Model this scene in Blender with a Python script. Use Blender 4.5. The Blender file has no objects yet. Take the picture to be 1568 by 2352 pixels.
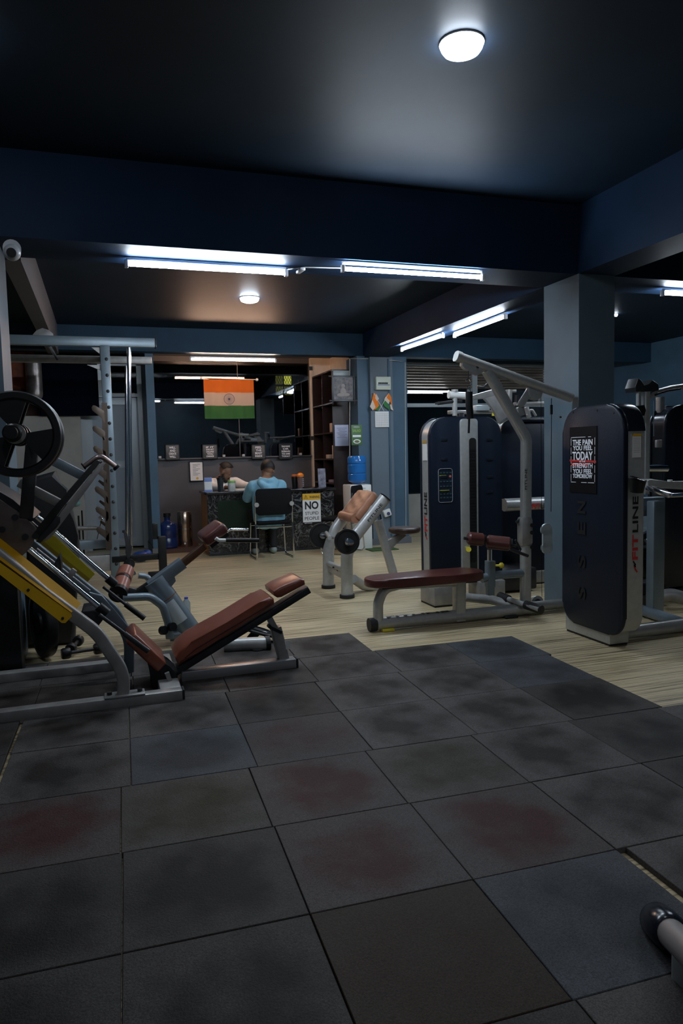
import bpy, bmesh, math, random
from mathutils import Vector, Matrix
from math import sin, cos, pi, radians, tan
random.seed(7)
SC = bpy.context.scene
# ------------------------------------------------------------------ camera
FPX, CAM_Z = 1652.5, 1.28
_p, _y, _r = radians(4.538), radians(18.283), radians(-1.373)
FWD = Vector((sin(_y)*cos(_p), cos(_y)*cos(_p), -sin(_p)))
_rt = Vector((cos(_y), -sin(_y), 0)); _up = _rt.cross(FWD)
RGT = _rt*cos(_r) + _up*sin(_r); UPV = _up*cos(_r) - _rt*sin(_r)
cd = bpy.data.cameras.new('camera'); cam = bpy.data.objects.new('camera', cd); SC.collection.objects.link(cam)
cd.sensor_fit = 'VERTICAL'; cd.sensor_height = 36.0; cd.lens = FPX/2352*36; cd.clip_start = 0.05
cam.matrix_world = Matrix(((RGT.x, UPV.x, -FWD.x, 0), (RGT.y, UPV.y, -FWD.y, 0), (RGT.z, UPV.z, -FWD.z, CAM_Z), (0, 0, 0, 1)))
SC.camera = cam
# ------------------------------------------------------------------ world and exposure
wd = bpy.data.worlds.new('night'); SC.world = wd; wd.use_nodes = True
wd.node_tree.nodes['Background'].inputs[0].default_value = (0.02, 0.03, 0.06, 1)
wd.node_tree.nodes['Background'].inputs[1].default_value = 0.05
SC.view_settings.view_transform = 'Standard'; SC.view_settings.look = 'None'
SC.view_settings.exposure = 0.18; SC.view_settings.gamma = 1.0; SC.view_settings.use_curve_mapping = False
TUBE_W, WARM_W, DOWN_W = 165.0, 110.0, 60.0
COOL = (0.78, 0.89, 1.0); WARM = (1.0, 0.62, 0.42)

# ------------------------------------------------------------------ helpers
def W(px, py, x=None, y=None, z=None):
    """point of the place seen at photo pixel (px, py), on a plane x=, y= or z="""
    d = FWD*FPX + RGT*(px-784) - UPV*(py-1176)
    if z is not None: t = (z-CAM_Z)/d.z
    elif y is not None: t = y/d.y
    else: t = x/d.x
    return Vector((0, 0, CAM_Z)) + d*t
V = Vector
WORLD = {}
def link(o): SC.collection.objects.link(o); return o
def tag(o, label=None, cat=None, group=None, kind=None):
    if label: o['label'] = label
    if cat: o['category'] = cat
    if group: o['group'] = group
    if kind: o['kind'] = kind
    return o
def thing(name, label, cat, loc=(0, 0, 0), group=None, rz=0, local=False):
    o = link(bpy.data.objects.new(name, None)); o.location = loc; o.rotation_euler.z = rz; o.empty_display_size = .05
    tag(o, label, cat, group)
    WORLD[o.name] = V((0, 0, 0)) if local else V(loc)
    return o
def fillet(pts, r, n=6):
    pts = [V(p) for p in pts]
    if r <= 0 or len(pts) < 3: return pts
    out = [pts[0]]
    for a, b, c in zip(pts, pts[1:], pts[2:]):
        u = (a-b); w = (c-b); lu, lw = u.length, w.length; u.normalize(); w.normalize()
        ang = u.angle(w, pi)
        if ang > pi-0.03: out.append(b); continue
        d = min(r/tan(ang/2), lu*.49, lw*.49); rr = d*tan(ang/2)
        cen = b + (u+w).normalized()*(rr/sin(ang/2))
        s = b+u*d-cen; e = b+w*d-cen
        tot = s.angle(e); 
        for i in range(n+1):
            k = i/n; out.append(cen + (s*sin((1-k)*tot) + e*sin(k*tot))/sin(tot))
    out.append(pts[-1]); return out
class MB:
    def __init__(s): s.b = bmesh.new()
    def box(s, c, d, rot=None, bev=0, seg=2):
        g = bmesh.ops.create_cube(s.b, size=1)['verts']
        M = Matrix.Translation(c) @ (rot.to_4x4() if rot else Matrix()) @ Matrix.Diagonal((d[0], d[1], d[2], 1))
        bmesh.ops.transform(s.b, matrix=M, verts=g)
        if bev > 0:
            es = list({e for v in g for e in v.link_edges})
            bmesh.ops.bevel(s.b, geom=es, offset=min(bev, min(d)*.49), segments=seg, affect='EDGES', profile=.5)
        return s
    def bb(s, x0, x1, y0, y1, z0, z1, bev=0):
        return s.box(((x0+x1)/2, (y0+y1)/2, (z0+z1)/2), (abs(x1-x0), abs(y1-y0), abs(z1-z0)), None, bev)
    def bar(s, p, q, w, h, up=(0, 0, 1), bev=.004):
        p, q = V(p), V(q); t = (q-p); L = t.length; t.normalize(); sd = t.cross(V(up))
        if sd.length < 1e-4: sd = t.cross(V((0, 1, 0)))
        sd.normalize(); u = sd.cross(t)
        R = Matrix((t, sd, u)).transposed()
        return s.box((p+q)/2, (L, w, h), R, bev)
    def sweep(s, pts, prof, up=None, cap=True, closed=False):
        pts = [V(p) for p in pts]; n = len(pts); rings = []; prev = None
        for i, p in enumerate(pts):
            a = pts[i-1] if (i or closed) else pts[0]; c = pts[(i+1) % n] if (i < n-1 or closed) else pts[-1]
            t = (c-a).normalized()
            if up is not None:
                sd = t.cross(V(up)); 
                if sd.length < 1e-3: sd = prev or t.orthogonal()
            else:
                sd = (prev - t*prev.dot(t)) if prev else t.cross(V((0, 0, 1)) if abs(t.z) < .9 else V((0, 1, 0)))
            sd.normalize(); prev = sd; u = sd.cross(t)
            pr = prof(i/(n-1)) if callable(prof) else prof
            rings.append([s.b.verts.new(p+sd*x+u*y) for x, y in pr])
        m = len(rings[0])
        rr = list(zip(rings, rings[1:])) + ([(rings[-1], rings[0])] if closed else [])
        for A, B in rr:
            for j in range(m): s.b.faces.new((A[j], A[(j+1) % m], B[(j+1) % m], B[j]))
        if cap and not closed: s.b.faces.new(rings[0][::-1]); s.b.faces.new(rings[-1])
        return s
    def tube(s, pts, r, fil=0, seg=14, cap=True, closed=False):
        pts = fillet(pts, fil)
        return s.sweep(pts, [(r*cos(2*pi*k/seg), r*sin(2*pi*k/seg)) for k in range(seg)], cap=cap, closed=closed)
    def rect(s, pts, w, h, fil=0, up=(0, 1, 0), rad=None):
        """bar of section w (along the normal 'up' plane) x h, path bends in a plane with normal up"""
        rad = rad if rad is not None else min(w, h)*.18
        pr = rrect(w, h, rad, 3)
        return s.sweep(fillet(pts, fil, 8), [(y, x) for x, y in pr], up=up)
    def lathe(s, prof, o=(0, 0, 0), ax=(0, 0, 1), seg=24):
        ax = V(ax).normalized(); a = ax.orthogonal().normalized(); b = ax.cross(a); rings = []
        for r, z in prof:
            c = V(o)+ax*z
            rings.append([s.b.verts.new(c)] if r < 1e-5 else [s.b.verts.new(c+a*r*cos(2*pi*k/seg)+b*r*sin(2*pi*k/seg)) for k in range(seg)])
        for A, B in zip(rings, rings[1:]):
            for j in range(seg):
                k = (j+1) % seg
                if len(A) == 1 and len(B) == 1: break
                if len(A) == 1: s.b.faces.new((A[0], B[k], B[j]))
                elif len(B) == 1: s.b.faces.new((A[j], A[k], B[0]))
                else: s.b.faces.new((A[j], A[k], B[k], B[j]))
        if prof[0] == prof[-1]: return s
        if len(rings[0]) > 1: s.b.faces.new(rings[0][::-1])
        if len(rings[-1]) > 1: s.b.faces.new(rings[-1])
        return s
    def cyl(s, p, q, r, seg=20, r2=None):
        p, q = V(p), V(q); return s.lathe([(r, 0), (r if r2 is None else r2, (q-p).length)], p, q-p, seg)
    def ball(s, c, r, sc=(1, 1, 1), seg=16):
        g = bmesh.ops.create_uvsphere(s.b, u_segments=seg, v_segments=max(8, seg*2//3), radius=r)['verts']
        bmesh.ops.transform(s.b, matrix=Matrix.Translation(c) @ Matrix.Diagonal((*sc, 1)), verts=g); return s
    def prism(s, out, n, bev=0, seg=3):
        """out: loop of 3D points, n: extrusion vector"""
        n = V(n); A = [s.b.verts.new(V(p)) for p in out]; B = [s.b.verts.new(V(p)+n) for p in out]; m = len(A)
        f1 = s.b.faces.new(A[::-1]); f2 = s.b.faces.new(B)
        sd = [s.b.faces.new((A[j], A[(j+1) % m], B[(j+1) % m], B[j])) for j in range(m)]
        if bev > 0:
            es = list(f1.edges)+list(f2.edges)
            bmesh.ops.bevel(s.b, geom=es, offset=bev, segments=seg, affect='EDGES', profile=.5)
        return s
    def quad(s, *p): s.b.faces.new([s.b.verts.new(V(q)) for q in p]); return s
    def build(s, name, mat, parent=None, label=None, cat=None, group=None, kind=None, smooth=35, raw=False):
        bmesh.ops.recalc_face_normals(s.b, faces=s.b.faces)
        me = bpy.data.meshes.new(name)
        off = V((0, 0, 0))
        if parent is not None: off = WORLD.get(parent.name, V((0, 0, 0)))
        elif not raw and s.b.verts:
            xs = [v.co for v in s.b.verts]
            off = V(((min(v.x for v in xs)+max(v.x for v in xs))/2, (min(v.y for v in xs)+max(v.y for v in xs))/2, min(v.z for v in xs)))
        if off.length: bmesh.ops.translate(s.b, verts=s.b.verts, vec=-off)
        s.b.to_mesh(me); s.b.free()
        if smooth:
            for p in me.polygons: p.use_smooth = True
            me.set_sharp_from_angle(angle=radians(smooth))
        me.materials.append(mat)
        o = link(bpy.data.objects.new(name, me))
        if parent is not None: o.parent = parent; WORLD[o.name] = off
        else: o.location = off; WORLD[o.name] = off
        return tag(o, label, cat, group, kind)
def rrect(w, h, r, n=4):
    """rounded rectangle loop, centred"""
    out = []
    for cx, cy, a0 in ((w/2-r, h/2-r, 0), (-w/2+r, h/2-r, 90), (-w/2+r, -h/2+r, 180), (w/2-r, -h/2+r, 270)):
        for k in range(n+1):
            a = radians(a0+90*k/n); out.append((cx+r*cos(a), cy+r*sin(a)))
    return out
def on(o, u, v, pts):  # 2D loop -> 3D
    o, u, v = V(o), V(u), V(v); return [o+u*a+v*b for a, b in pts]
def copy_tree(o, parent=None):
    c = o.copy(); link(c); c.parent = parent
    for ch in list(o.children): copy_tree(ch, c)
    return c
def text(s, w, h, o, u, v, mat, parent, name='lettering', depth=.0008, label=None, bold=.0):
    """lettering fitted to w x h, centred on o, on the plane u, v"""
    cu = bpy.data.curves.new('txt', 'FONT'); cu.body = s; cu.size = 1; cu.extrude = .001; cu.offset = bold; cu.resolution_u = 3; cu.space_line = .82
    cu.align_x = 'CENTER'
    to = link(bpy.data.objects.new('txt', cu)); dg = bpy.context.evaluated_depsgraph_get()
    me = bpy.data.meshes.new_from_object(to.evaluated_get(dg)); bpy.data.objects.remove(to); bpy.data.curves.remove(cu)
    xs = [q.co.x for q in me.vertices]; ys = [q.co.y for q in me.vertices]
    x0, x1, y0, y1 = min(xs), max(xs), min(ys), max(ys); o, u, v = V(o), V(u).normalized(), V(v).normalized(); n = u.cross(v)
    off = WORLD.get(parent.name, V((0, 0, 0))) if parent is not None else V((0, 0, 0))
    for q in me.vertices:
        c = q.co; q.co = o + u*((c.x-(x0+x1)/2)/(x1-x0)*w) + v*((c.y-(y0+y1)/2)/(y1-y0)*h) + n*(depth if c.z > 0 else -.0005) - off
    me.materials.clear(); me.materials.append(mat)
    ob = link(bpy.data.objects.new(name, me)); ob.parent = parent; WORLD[ob.name] = off
    return tag(ob, label)
# ------------------------------------------------------------------ materials
def mat(name, col, rough=.5, metal=0, var=0, vs=8, bump=0, bs=60, coat=0, stretch=(1, 1, 1), col2=None, spec=.5, trans=0):
    m = bpy.data.materials.new(name); m.use_nodes = True; nt = m.node_tree; b = nt.nodes['Principled BSDF']
    b.inputs['Base Color'].default_value = (*col, 1); b.inputs['Roughness'].default_value = rough; b.inputs['Metallic'].default_value = metal
    b.inputs['Coat Weight'].default_value = coat; b.inputs['Specular IOR Level'].default_value = spec
    if trans: b.inputs['Transmission Weight'].default_value = trans
    tc = nt.nodes.new('ShaderNodeTexCoord'); mp = nt.nodes.new('ShaderNodeMapping'); mp.inputs['Scale'].default_value = stretch
    nt.links.new(tc.outputs['Object'], mp.inputs[0])
    if var or col2:
        n = nt.nodes.new('ShaderNodeTexNoise'); n.inputs['Scale'].default_value = vs; n.inputs['Detail'].default_value = 5
        r = nt.nodes.new('ShaderNodeValToRGB'); r.color_ramp.elements[0].position = .35; r.color_ramp.elements[1].position = .68
        c2 = col2 or tuple(min(1, c*(1+var)) for c in col); c1 = col if col2 else tuple(c*(1-var) for c in col)
        r.color_ramp.elements[0].color = (*c1, 1); r.color_ramp.elements[1].color = (*c2, 1)
        nt.links.new(mp.outputs[0], n.inputs[0]); nt.links.new(n.outputs[0], r.inputs[0]); nt.links.new(r.outputs[0], b.inputs['Base Color'])
    if bump:
        n2 = nt.nodes.new('ShaderNodeTexNoise'); n2.inputs['Scale'].default_value = bs; n2.inputs['Detail'].default_value = 3
        bp = nt.nodes.new('ShaderNodeBump'); bp.inputs['Strength'].default_value = bump; bp.inputs['Distance'].default_value = .003
        nt.links.new(mp.outputs[0], n2.inputs[0]); nt.links.new(n2.outputs[0], bp.inputs['Height']); nt.links.new(bp.outputs[0], b.inputs['Normal'])
    return m
def emis(name, col, st):
    m = bpy.data.materials.new(name); m.use_nodes = True; nt = m.node_tree; nt.nodes.clear()
    e = nt.nodes.new('ShaderNodeEmission'); e.inputs[0].default_value = (*col, 1); e.inputs[1].default_value = st
    o = nt.nodes.new('ShaderNodeOutputMaterial'); nt.links.new(e.outputs[0], o.inputs[0]); return m
def glass_pane(name, tint=(.5, .5, .5), refl=.12):
    m = bpy.data.materials.new(name); m.use_nodes = True; nt = m.node_tree; nt.nodes.clear()
    t = nt.nodes.new('ShaderNodeBsdfTransparent'); t.inputs[0].default_value = (*tint, 1)
    g = nt.nodes.new('ShaderNodeBsdfGlossy'); g.inputs['Roughness'].default_value = .01; g.inputs[0].default_value = (1, 1, 1, 1)
    f = nt.nodes.new('ShaderNodeFresnel'); f.inputs[0].default_value = 1.5
    a = nt.nodes.new('ShaderNodeMath'); a.operation = 'ADD'; a.inputs[1].default_value = refl
    mx = nt.nodes.new('ShaderNodeMixShader'); o = nt.nodes.new('ShaderNodeOutputMaterial')
    nt.links.new(f.outputs[0], a.inputs[0]); nt.links.new(a.outputs[0], mx.inputs[0]); nt.links.new(t.outputs[0], mx.inputs[1]); nt.links.new(g.outputs[0], mx.inputs[2]); nt.links.new(mx.outputs[0], o.inputs[0])
    return m
wall_m = mat('slate_wall_paint', (.055, .112, .172), .5, var=.12, vs=2.5, bump=.08, bs=40)
grey_wall = mat('grey_wall_paint', (.085, .078, .085), .5, var=.1, vs=3)
column_m = mat('column_paint', (.105, .155, .195), .5, var=.1, vs=2.5, bump=.08, bs=40)
beam_m = mat('navy_beam_paint', (.007, .020, .046), .6, spec=.1, var=.12, vs=2.5, bump=.08, bs=40)
ceil_m = mat('navy_ceiling_paint', (.008, .017, .031), .55, spec=.15, var=.15, vs=1.5, bump=.1, bs=12)
cream = mat('cream_laminate', (.80, .66, .52), .5, var=.06)
pale = mat('pale_partition', (.42, .41, .38), .6, var=.1, vs=4)
white_al = mat('white_aluminium', (.50, .56, .60), .35, .2)
silver = mat('silver_powder_coat', (.47, .475, .465), .36, .35, var=.06, vs=30)
silver2 = mat('worn_silver_paint', (.34, .33, .32), .4, .4, var=.14, vs=12)
bluegrey = mat('blue_grey_paint', (.20, .25, .29), .38, .4, var=.06)
darksteel = mat('dark_steel', (.05, .05, .055), .4, .6, var=.2, vs=10)
blackp = mat('black_plastic', (.008, .009, .010), .4, spec=.35)
rubber = mat('black_rubber', (.015, .015, .016), .6, bump=.2)
chrome = mat('chrome', (.72, .74, .78), .12, 1)
housing = mat('dark_navy_moulded_plastic', (.007, .012, .024), .36, spec=.3, bump=.25, bs=180)
gloss_h = mat('glossy_dark_cap', (.010, .014, .022), .2)
leather = mat('brown_vinyl', (.23, .065, .038), .28, var=.12, vs=9, bump=.12, bs=120)
maroon = mat('maroon_vinyl', (.105, .032, .027), .3, var=.1, vs=9, bump=.12, bs=120)
tanv = mat('worn_tan_vinyl', (.42, .19, .11), .42, var=.25, vs=9, bump=1.0, bs=16)
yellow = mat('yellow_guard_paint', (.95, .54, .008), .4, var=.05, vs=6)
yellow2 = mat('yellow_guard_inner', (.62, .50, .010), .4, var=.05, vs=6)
yknob = mat('yellow_knob', (.75, .62, .05), .35)
iron = mat('black_cast_iron', (.012, .012, .013), .42, .3, var=.2, vs=14)
white_p = mat('white_plastic', (.75, .76, .74), .4)
paper = mat('white_paper', (.78, .77, .76), .7)
redp = mat('red_print', (.55, .03, .03), .5)
blackprint = mat('black_print', (.01, .01, .01), .5)
whiteprint = mat('white_print', (.88, .88, .92), .5)
amber = mat('amber_print', (.75, .42, .03), .5)
wood = mat('wood_edge', (.48, .24, .09), .5, var=.2, vs=6, stretch=(6, 6, 1))
greenfelt = mat('dark_green_panel', (.006, .022, .010), .8, bump=.3, bs=200)
shelfwood = mat('dark_shelf_laminate', (.022, .010, .009), .35, var=.2, vs=4)
bluewater = mat('blue_water_bottle_plastic', (.02, .14, .42), .15, coat=.3)
bluedark = mat('dark_blue_bottle_plastic', (.012, .03, .13), .2, coat=.3)
copper = mat('polished_steel_drum', (.50, .38, .30), .22, .95)
skin = mat('skin', (.24, .125, .075), .55, var=.06)
hairm = mat('black_hair', (.008, .006, .005), .6, bump=.6, bs=160)
beard = mat('dark_beard', (.014, .009, .007), .7, bump=.6, bs=200)
hoodie_m = mat('light_blue_hoodie', (.21, .44, .58), .85, var=.12, vs=14, bump=.25, bs=40)
shirt_m = mat('white_shirt', (.82, .78, .74), .85, var=.06, vs=12, bump=.2, bs=40)
darkshirt = mat('dark_shirt', (.03, .02, .02), .85)
trouser = mat('black_trousers', (.014, .014, .016), .8, bump=.2)
shoe_m = mat('grey_shoe', (.25, .30, .28), .6)
saffron = mat('saffron_cloth', (.85, .20, .012), .75, bump=.15, bs=90)
flagwhite = mat('white_cloth', (.72, .58, .48), .75, bump=.15, bs=90)
flaggreen = mat('green_cloth', (.04, .19, .05), .75, bump=.15, bs=90)
navyp = mat('navy_print', (.06, .06, .16), .6)
turf = mat('green_turf', (.05, .10, .03), .95, var=.4, vs=60, bump=.8, bs=200)
clearp = mat('clear_plastic', (.75, .8, .82), .08, trans=.85)
def marble_mat():
    m = mat('dark_marble', (.012, .013, .015), .22); nt = m.node_tree; b = nt.nodes['Principled BSDF']
    tc = nt.nodes.new('ShaderNodeTexCoord'); n = nt.nodes.new('ShaderNodeTexNoise'); n.inputs['Scale'].default_value = 5; n.inputs['Detail'].default_value = 7; n.inputs['Distortion'].default_value = 1.6
    n2 = nt.nodes.new('ShaderNodeTexNoise'); n2.inputs['Scale'].default_value = 11; n2.inputs['Detail'].default_value = 6; n2.inputs['Distortion'].default_value = 2.2
    def vein(nn, w, c):
        s = nt.nodes.new('ShaderNodeMath'); s.operation = 'SUBTRACT'; s.inputs[1].default_value = .5; nt.links.new(nn.outputs[0], s.inputs[0])
        a = nt.nodes.new('ShaderNodeMath'); a.operation = 'ABSOLUTE'; nt.links.new(s.outputs[0], a.inputs[0])
        r = nt.nodes.new('ShaderNodeValToRGB'); r.color_ramp.elements[0].color = (c, c, c*.95, 1); r.color_ramp.elements[0].position = 0
        r.color_ramp.elements[1].position = w; r.color_ramp.elements[1].color = (.010, .011, .013, 1); nt.links.new(a.outputs[0], r.inputs[0]); return r
    for q in (n, n2): nt.links.new(tc.outputs['Object'], q.inputs[0])
    r1 = vein(n, .03, .15); r2 = vein(n2, .025, .08)
    mx = nt.nodes.new('ShaderNodeMix'); mx.data_type = 'RGBA'; mx.blend_type = 'LIGHTEN'; mx.inputs[0].default_value = 1
    nt.links.new(r1.outputs[0], mx.inputs[6]); nt.links.new(r2.outputs[0], mx.inputs[7]); nt.links.new(mx.outputs[2], b.inputs['Base Color']); return m
marble = marble_mat()
def floor_mat():
    m = mat('streaked_wood_vinyl', (.4, .3, .2), .38, spec=.4); nt = m.node_tree; b = nt.nodes['Principled BSDF']
    tc = nt.nodes.new('ShaderNodeTexCoord'); mp = nt.nodes.new('ShaderNodeMapping'); mp.inputs['Scale'].default_value = (1.2, 60, 1); nt.links.new(tc.outputs['Object'], mp.inputs[0])
    n = nt.nodes.new('ShaderNodeTexNoise'); n.inputs['Scale'].default_value = 1; n.inputs['Detail'].default_value = 4; n.inputs['Roughness'].default_value = .7; nt.links.new(mp.outputs[0], n.inputs[0])
    r = nt.nodes.new('ShaderNodeValToRGB'); e = r.color_ramp.elements; e[0].position = .38; e[0].color = (.13, .10, .055, 1); e[1].position = .58; e[1].color = (.66, .54, .34, 1)
    x = e.new(.47); x.color = (.46, .37, .22, 1)
    nt.links.new(n.outputs[0], r.inputs[0])
    n3 = nt.nodes.new('ShaderNodeTexNoise'); n3.inputs['Scale'].default_value = .9; nt.links.new(tc.outputs['Object'], n3.inputs[0])
    hs = nt.nodes.new('ShaderNodeHueSaturation'); mr = nt.nodes.new('ShaderNodeMapRange'); mr.inputs[1].default_value = .3; mr.inputs[2].default_value = .7; mr.inputs[3].default_value = .85; mr.inputs[4].default_value = 1.15
    nt.links.new(n3.outputs[0], mr.inputs[0]); nt.links.new(mr.outputs[0], hs.inputs['Value']); nt.links.new(r.outputs[0], hs.inputs['Color']); nt.links.new(hs.outputs[0], b.inputs['Base Color']); return m
def tile_mat(name, stain, seed, amt=.6, ring=False, base=(.047, .050, .056)):
    """rubber tile: speckled grey with a worn patch in the middle (object space is centred on the tile)"""
    m = mat(name, base, .62, bump=.5, bs=160, spec=.13); nt = m.node_tree; b = nt.nodes['Principled BSDF']
    tc = nt.nodes.new('ShaderNodeTexCoord'); n = nt.nodes.new('ShaderNodeTexNoise'); n.inputs['Scale'].default_value = 7; n.inputs['Detail'].default_value = 3; n.noise_dimensions = '4D'; n.inputs['W'].default_value = seed
    nt.links.new(tc.outputs['Object'], n.inputs['Vector'])
    ln = nt.nodes.new('ShaderNodeVectorMath'); ln.operation = 'LENGTH'; nt.links.new(tc.outputs['Object'], ln.inputs[0])
    mr = nt.nodes.new('ShaderNodeMapRange'); mr.inputs[1].default_value = .30; mr.inputs[2].default_value = .14; nt.links.new(ln.outputs['Value'], mr.inputs[0])
    ad = nt.nodes.new('ShaderNodeMath'); ad.operation = 'MULTIPLY_ADD'; ad.inputs[1].default_value = 2.6; nt.links.new(n.outputs[0], ad.inputs[0])
    sb = nt.nodes.new('ShaderNodeMath'); sb.operation = 'SUBTRACT'; sb.inputs[1].default_value = 1.5; nt.links.new(mr.outputs[0], sb.inputs[0]); nt.links.new(sb.outputs[0], ad.inputs[2])
    cl = nt.nodes.new('ShaderNodeClamp'); nt.links.new(ad.outputs[0], cl.inputs[0])
    ml = nt.nodes.new('ShaderNodeMath'); ml.operation = 'MULTIPLY'; ml.inputs[1].default_value = amt; nt.links.new(cl.outputs[0], ml.inputs[0])
    mx = nt.nodes.new('ShaderNodeMix'); mx.data_type = 'RGBA'; mx.inputs[6].default_value = (*base, 1); mx.inputs[7].default_value = (*stain, 1); nt.links.new(ml.outputs[0], mx.inputs[0])
    sp = nt.nodes.new('ShaderNodeTexNoise'); sp.inputs['Scale'].default_value = 260; nt.links.new(tc.outputs['Object'], sp.inputs['Vector'])
    m2 = nt.nodes.new('ShaderNodeMapRange'); m2.inputs[1].default_value = .3; m2.inputs[2].default_value = .7; m2.inputs[3].default_value = .6; m2.inputs[4].default_value = 1.4; nt.links.new(sp.outputs[0], m2.inputs[0])
    hs = nt.nodes.new('ShaderNodeHueSaturation'); nt.links.new(m2.outputs[0], hs.inputs['Value']); nt.links.new(mx.outputs[2], hs.inputs['Color']); nt.links.new(hs.outputs[0], b.inputs['Base Color']); return m
# ================================================================== STRUCTURE
def S(name, mb, m, **k): return mb.build(name, m, kind='structure', smooth=0, **k)
fl = S('floor', MB().bb(-5, 8.5, -2, 11.2, -.1, 0), floor_mat(), raw=True)
S('ceiling', MB().bb(-5, 8.5, -2, 5.0, 3.13, 3.25), ceil_m)
S('ceiling', MB().bb(-5, 8.5, 5.0, 11.2, 2.96, 3.1), ceil_m)
S('wall_back', MB().bb(-5, 8.5, -2.1, -2, 0, 3.3), wall_m)
S('wall_left', MB().bb(-5.1, -5, -2, 11.2, 0, 3.3), wall_m)
S('wall_right', MB().bb(8.5, 8.6, -2, 11.2, 0, 3.3), wall_m)
S('trim_1', MB().bb(-5, 3.53, 4.78, 5.24, 2.62, 3.2), beam_m)          # beam across the room
S('trim_2', MB().bb(3.86, 8.5, 4.78, 5.24, 2.62, 3.2), beam_m)
S('trim_3', MB().bb(3.53, 3.86, -2, 9.55, 2.62, 3.2), beam_m)          # beam running away
S('trim_4', MB().bb(-.56, -.44, 5.24, 9.6, 2.60, 3.1), grey_wall)
S('trim_5', MB().bb(-5, 8.5, 9.6, 9.80, 2.655, 3.1), mat('header_paint', (.017, .044, .078), .55, spec=.2, var=.1, vs=2))             # header over the office recess
S('wall_column_right', MB().bb(3.53, 3.86, 4.76, 5.22, 0, 2.62), column_m)
S('wall_column_left', MB().bb(-.95, -.535, 4.78, 5.24, 0, 2.62), column_m)
S('ceiling', MB().bb(-5, 3.53, 9.80, 11.2, 2.78, 2.96), mat('recess_ceiling', (.10, .09, .09), .6))
# office recess
S('wall_office', MB().bb(.70, 3.30, 10.88, 11.0, 0, 1.285), grey_wall)
S('wall_office_upper', MB().bb(.70, 3.30, 10.88, 11.0, 2.70, 2.8), grey_wall)
S('wall_pillar', MB().bb(.595, .70, 9.8, 10.98, 0, 2.8), wall_m)
S('baseboard_pillar', MB().bb(.585, .705, 9.78, 10.98, 0, .10), mat('grey_skirting', (.14, .14, .14), .5))
S('wall_office_right', MB().bb(3.44, 3.50, 9.9, 11.0, 0, 2.8), cream)
S('wall_office_side', MB().bb(3.12, 3.46, 10.80, 11.0, 0, 2.8), cream)
# right pier and pilaster
S('wall_right_pier', MB().bb(3.415, 4.16, 9.5, 9.95, 0, 2.64), wall_m)
x0, x1 = W(852, 1000, y=9.44).x, W(903, 1000, y=9.44).x
S('wall_pilaster', MB().bb(x0, x1, 9.43, 9.5, 0, 2.62), mat('pilaster_paint', (.12, .16, .20), .5))
S('baseboard_right', MB().bb(3.415, 4.16, 9.42, 9.5, 0, .09), mat('grey_skirting_2', (.12, .13, .15), .5))
S('trim_6', MB().tube([(W(876, 0, y=9.42).x, 9.415, .05), (W(876, 0, y=9.42).x, 9.415, 2.6)], .012), wall_m)
S('trim_7', MB().tube([W(803, 1050, y=9.49), W(803, 824, y=9.49), W(845, 824, y=9.49), W(902, 828, y=9.42), W(930, 831, y=9.49), W(932, 1235, y=9.49)], .006), pale)
# wooden plinth the bottles stand on
S('trim_8', MB().bb(.70, 1.25, 9.95, 10.88, 0, .06), mat('brown_plinth', (.10, .045, .03), .6))
# window 1: office glass, two panes
glass_m = glass_pane('office_glass', (.55, .55, .55), .10)
w1 = S('window_1', MB().bb(.74, 1.99, 10.86, 10.866, 1.29, 2.70), glass_m)
w1b = S('window_1', MB().bb(2.00, 3.13, 10.86, 10.866, 1.29, 2.70), glass_m)
S('window_sill', MB().bb(.70, 3.16, 10.83, 10.90, 1.268, 1.29), grey_wall, parent=None)
fr = MB().bb(3.13, 3.185, 10.80, 10.87, 1.27, 2.72)
S('window_frame', fr, cream)
for z in (1.55, 2.62): 
    MB().bb(3.10, 3.15, 10.79, 10.80, z-.03, z+.03).build('frame_hinge', darksteel, kind='structure')
MB().bb(1.99, 2.0, 10.855, 10.87, 1.29, 2.70).build('trim_9', grey_wall, kind='structure')
# night outside: black yard wall with a lit grilled window
S('wall_outside', MB().bb(-8, 16, 17, 17.2, -1, 7), mat('night_facade', (.004, .004, .006), .9))
oc = W(652, 885, y=16.9); ow = thing('house_window', 'small yellow-lit window with diamond grille on the dark house outside the office glass', 'window', oc)
lit = emis('lit_yellow_window', (.9, .95, .12), 1.6); lit2 = emis('dim_lit_window', (.55, .6, .10), .35)
for i in (-1, 1):
    for j in (-1, 1):
        c = oc+V((i*.105, 0, j*.125)); MB().bb(c.x-.085, c.x+.085, 16.93, 16.96, c.z-.10, c.z+.10).build('window_pane', lit if (i, j) == (1, 1) else lit2, ow)
g = MB()
for k in range(-4, 5):
    for sgn in (-1, 1):
        a = oc+V((k*.06-.12, -.06, -sgn*.24)); b = oc+V((k*.06+.12, -.06, sgn*.24))
        g.bar(a, b, .008, .008, bev=0)
g.build('grille', iron, ow)
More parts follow.
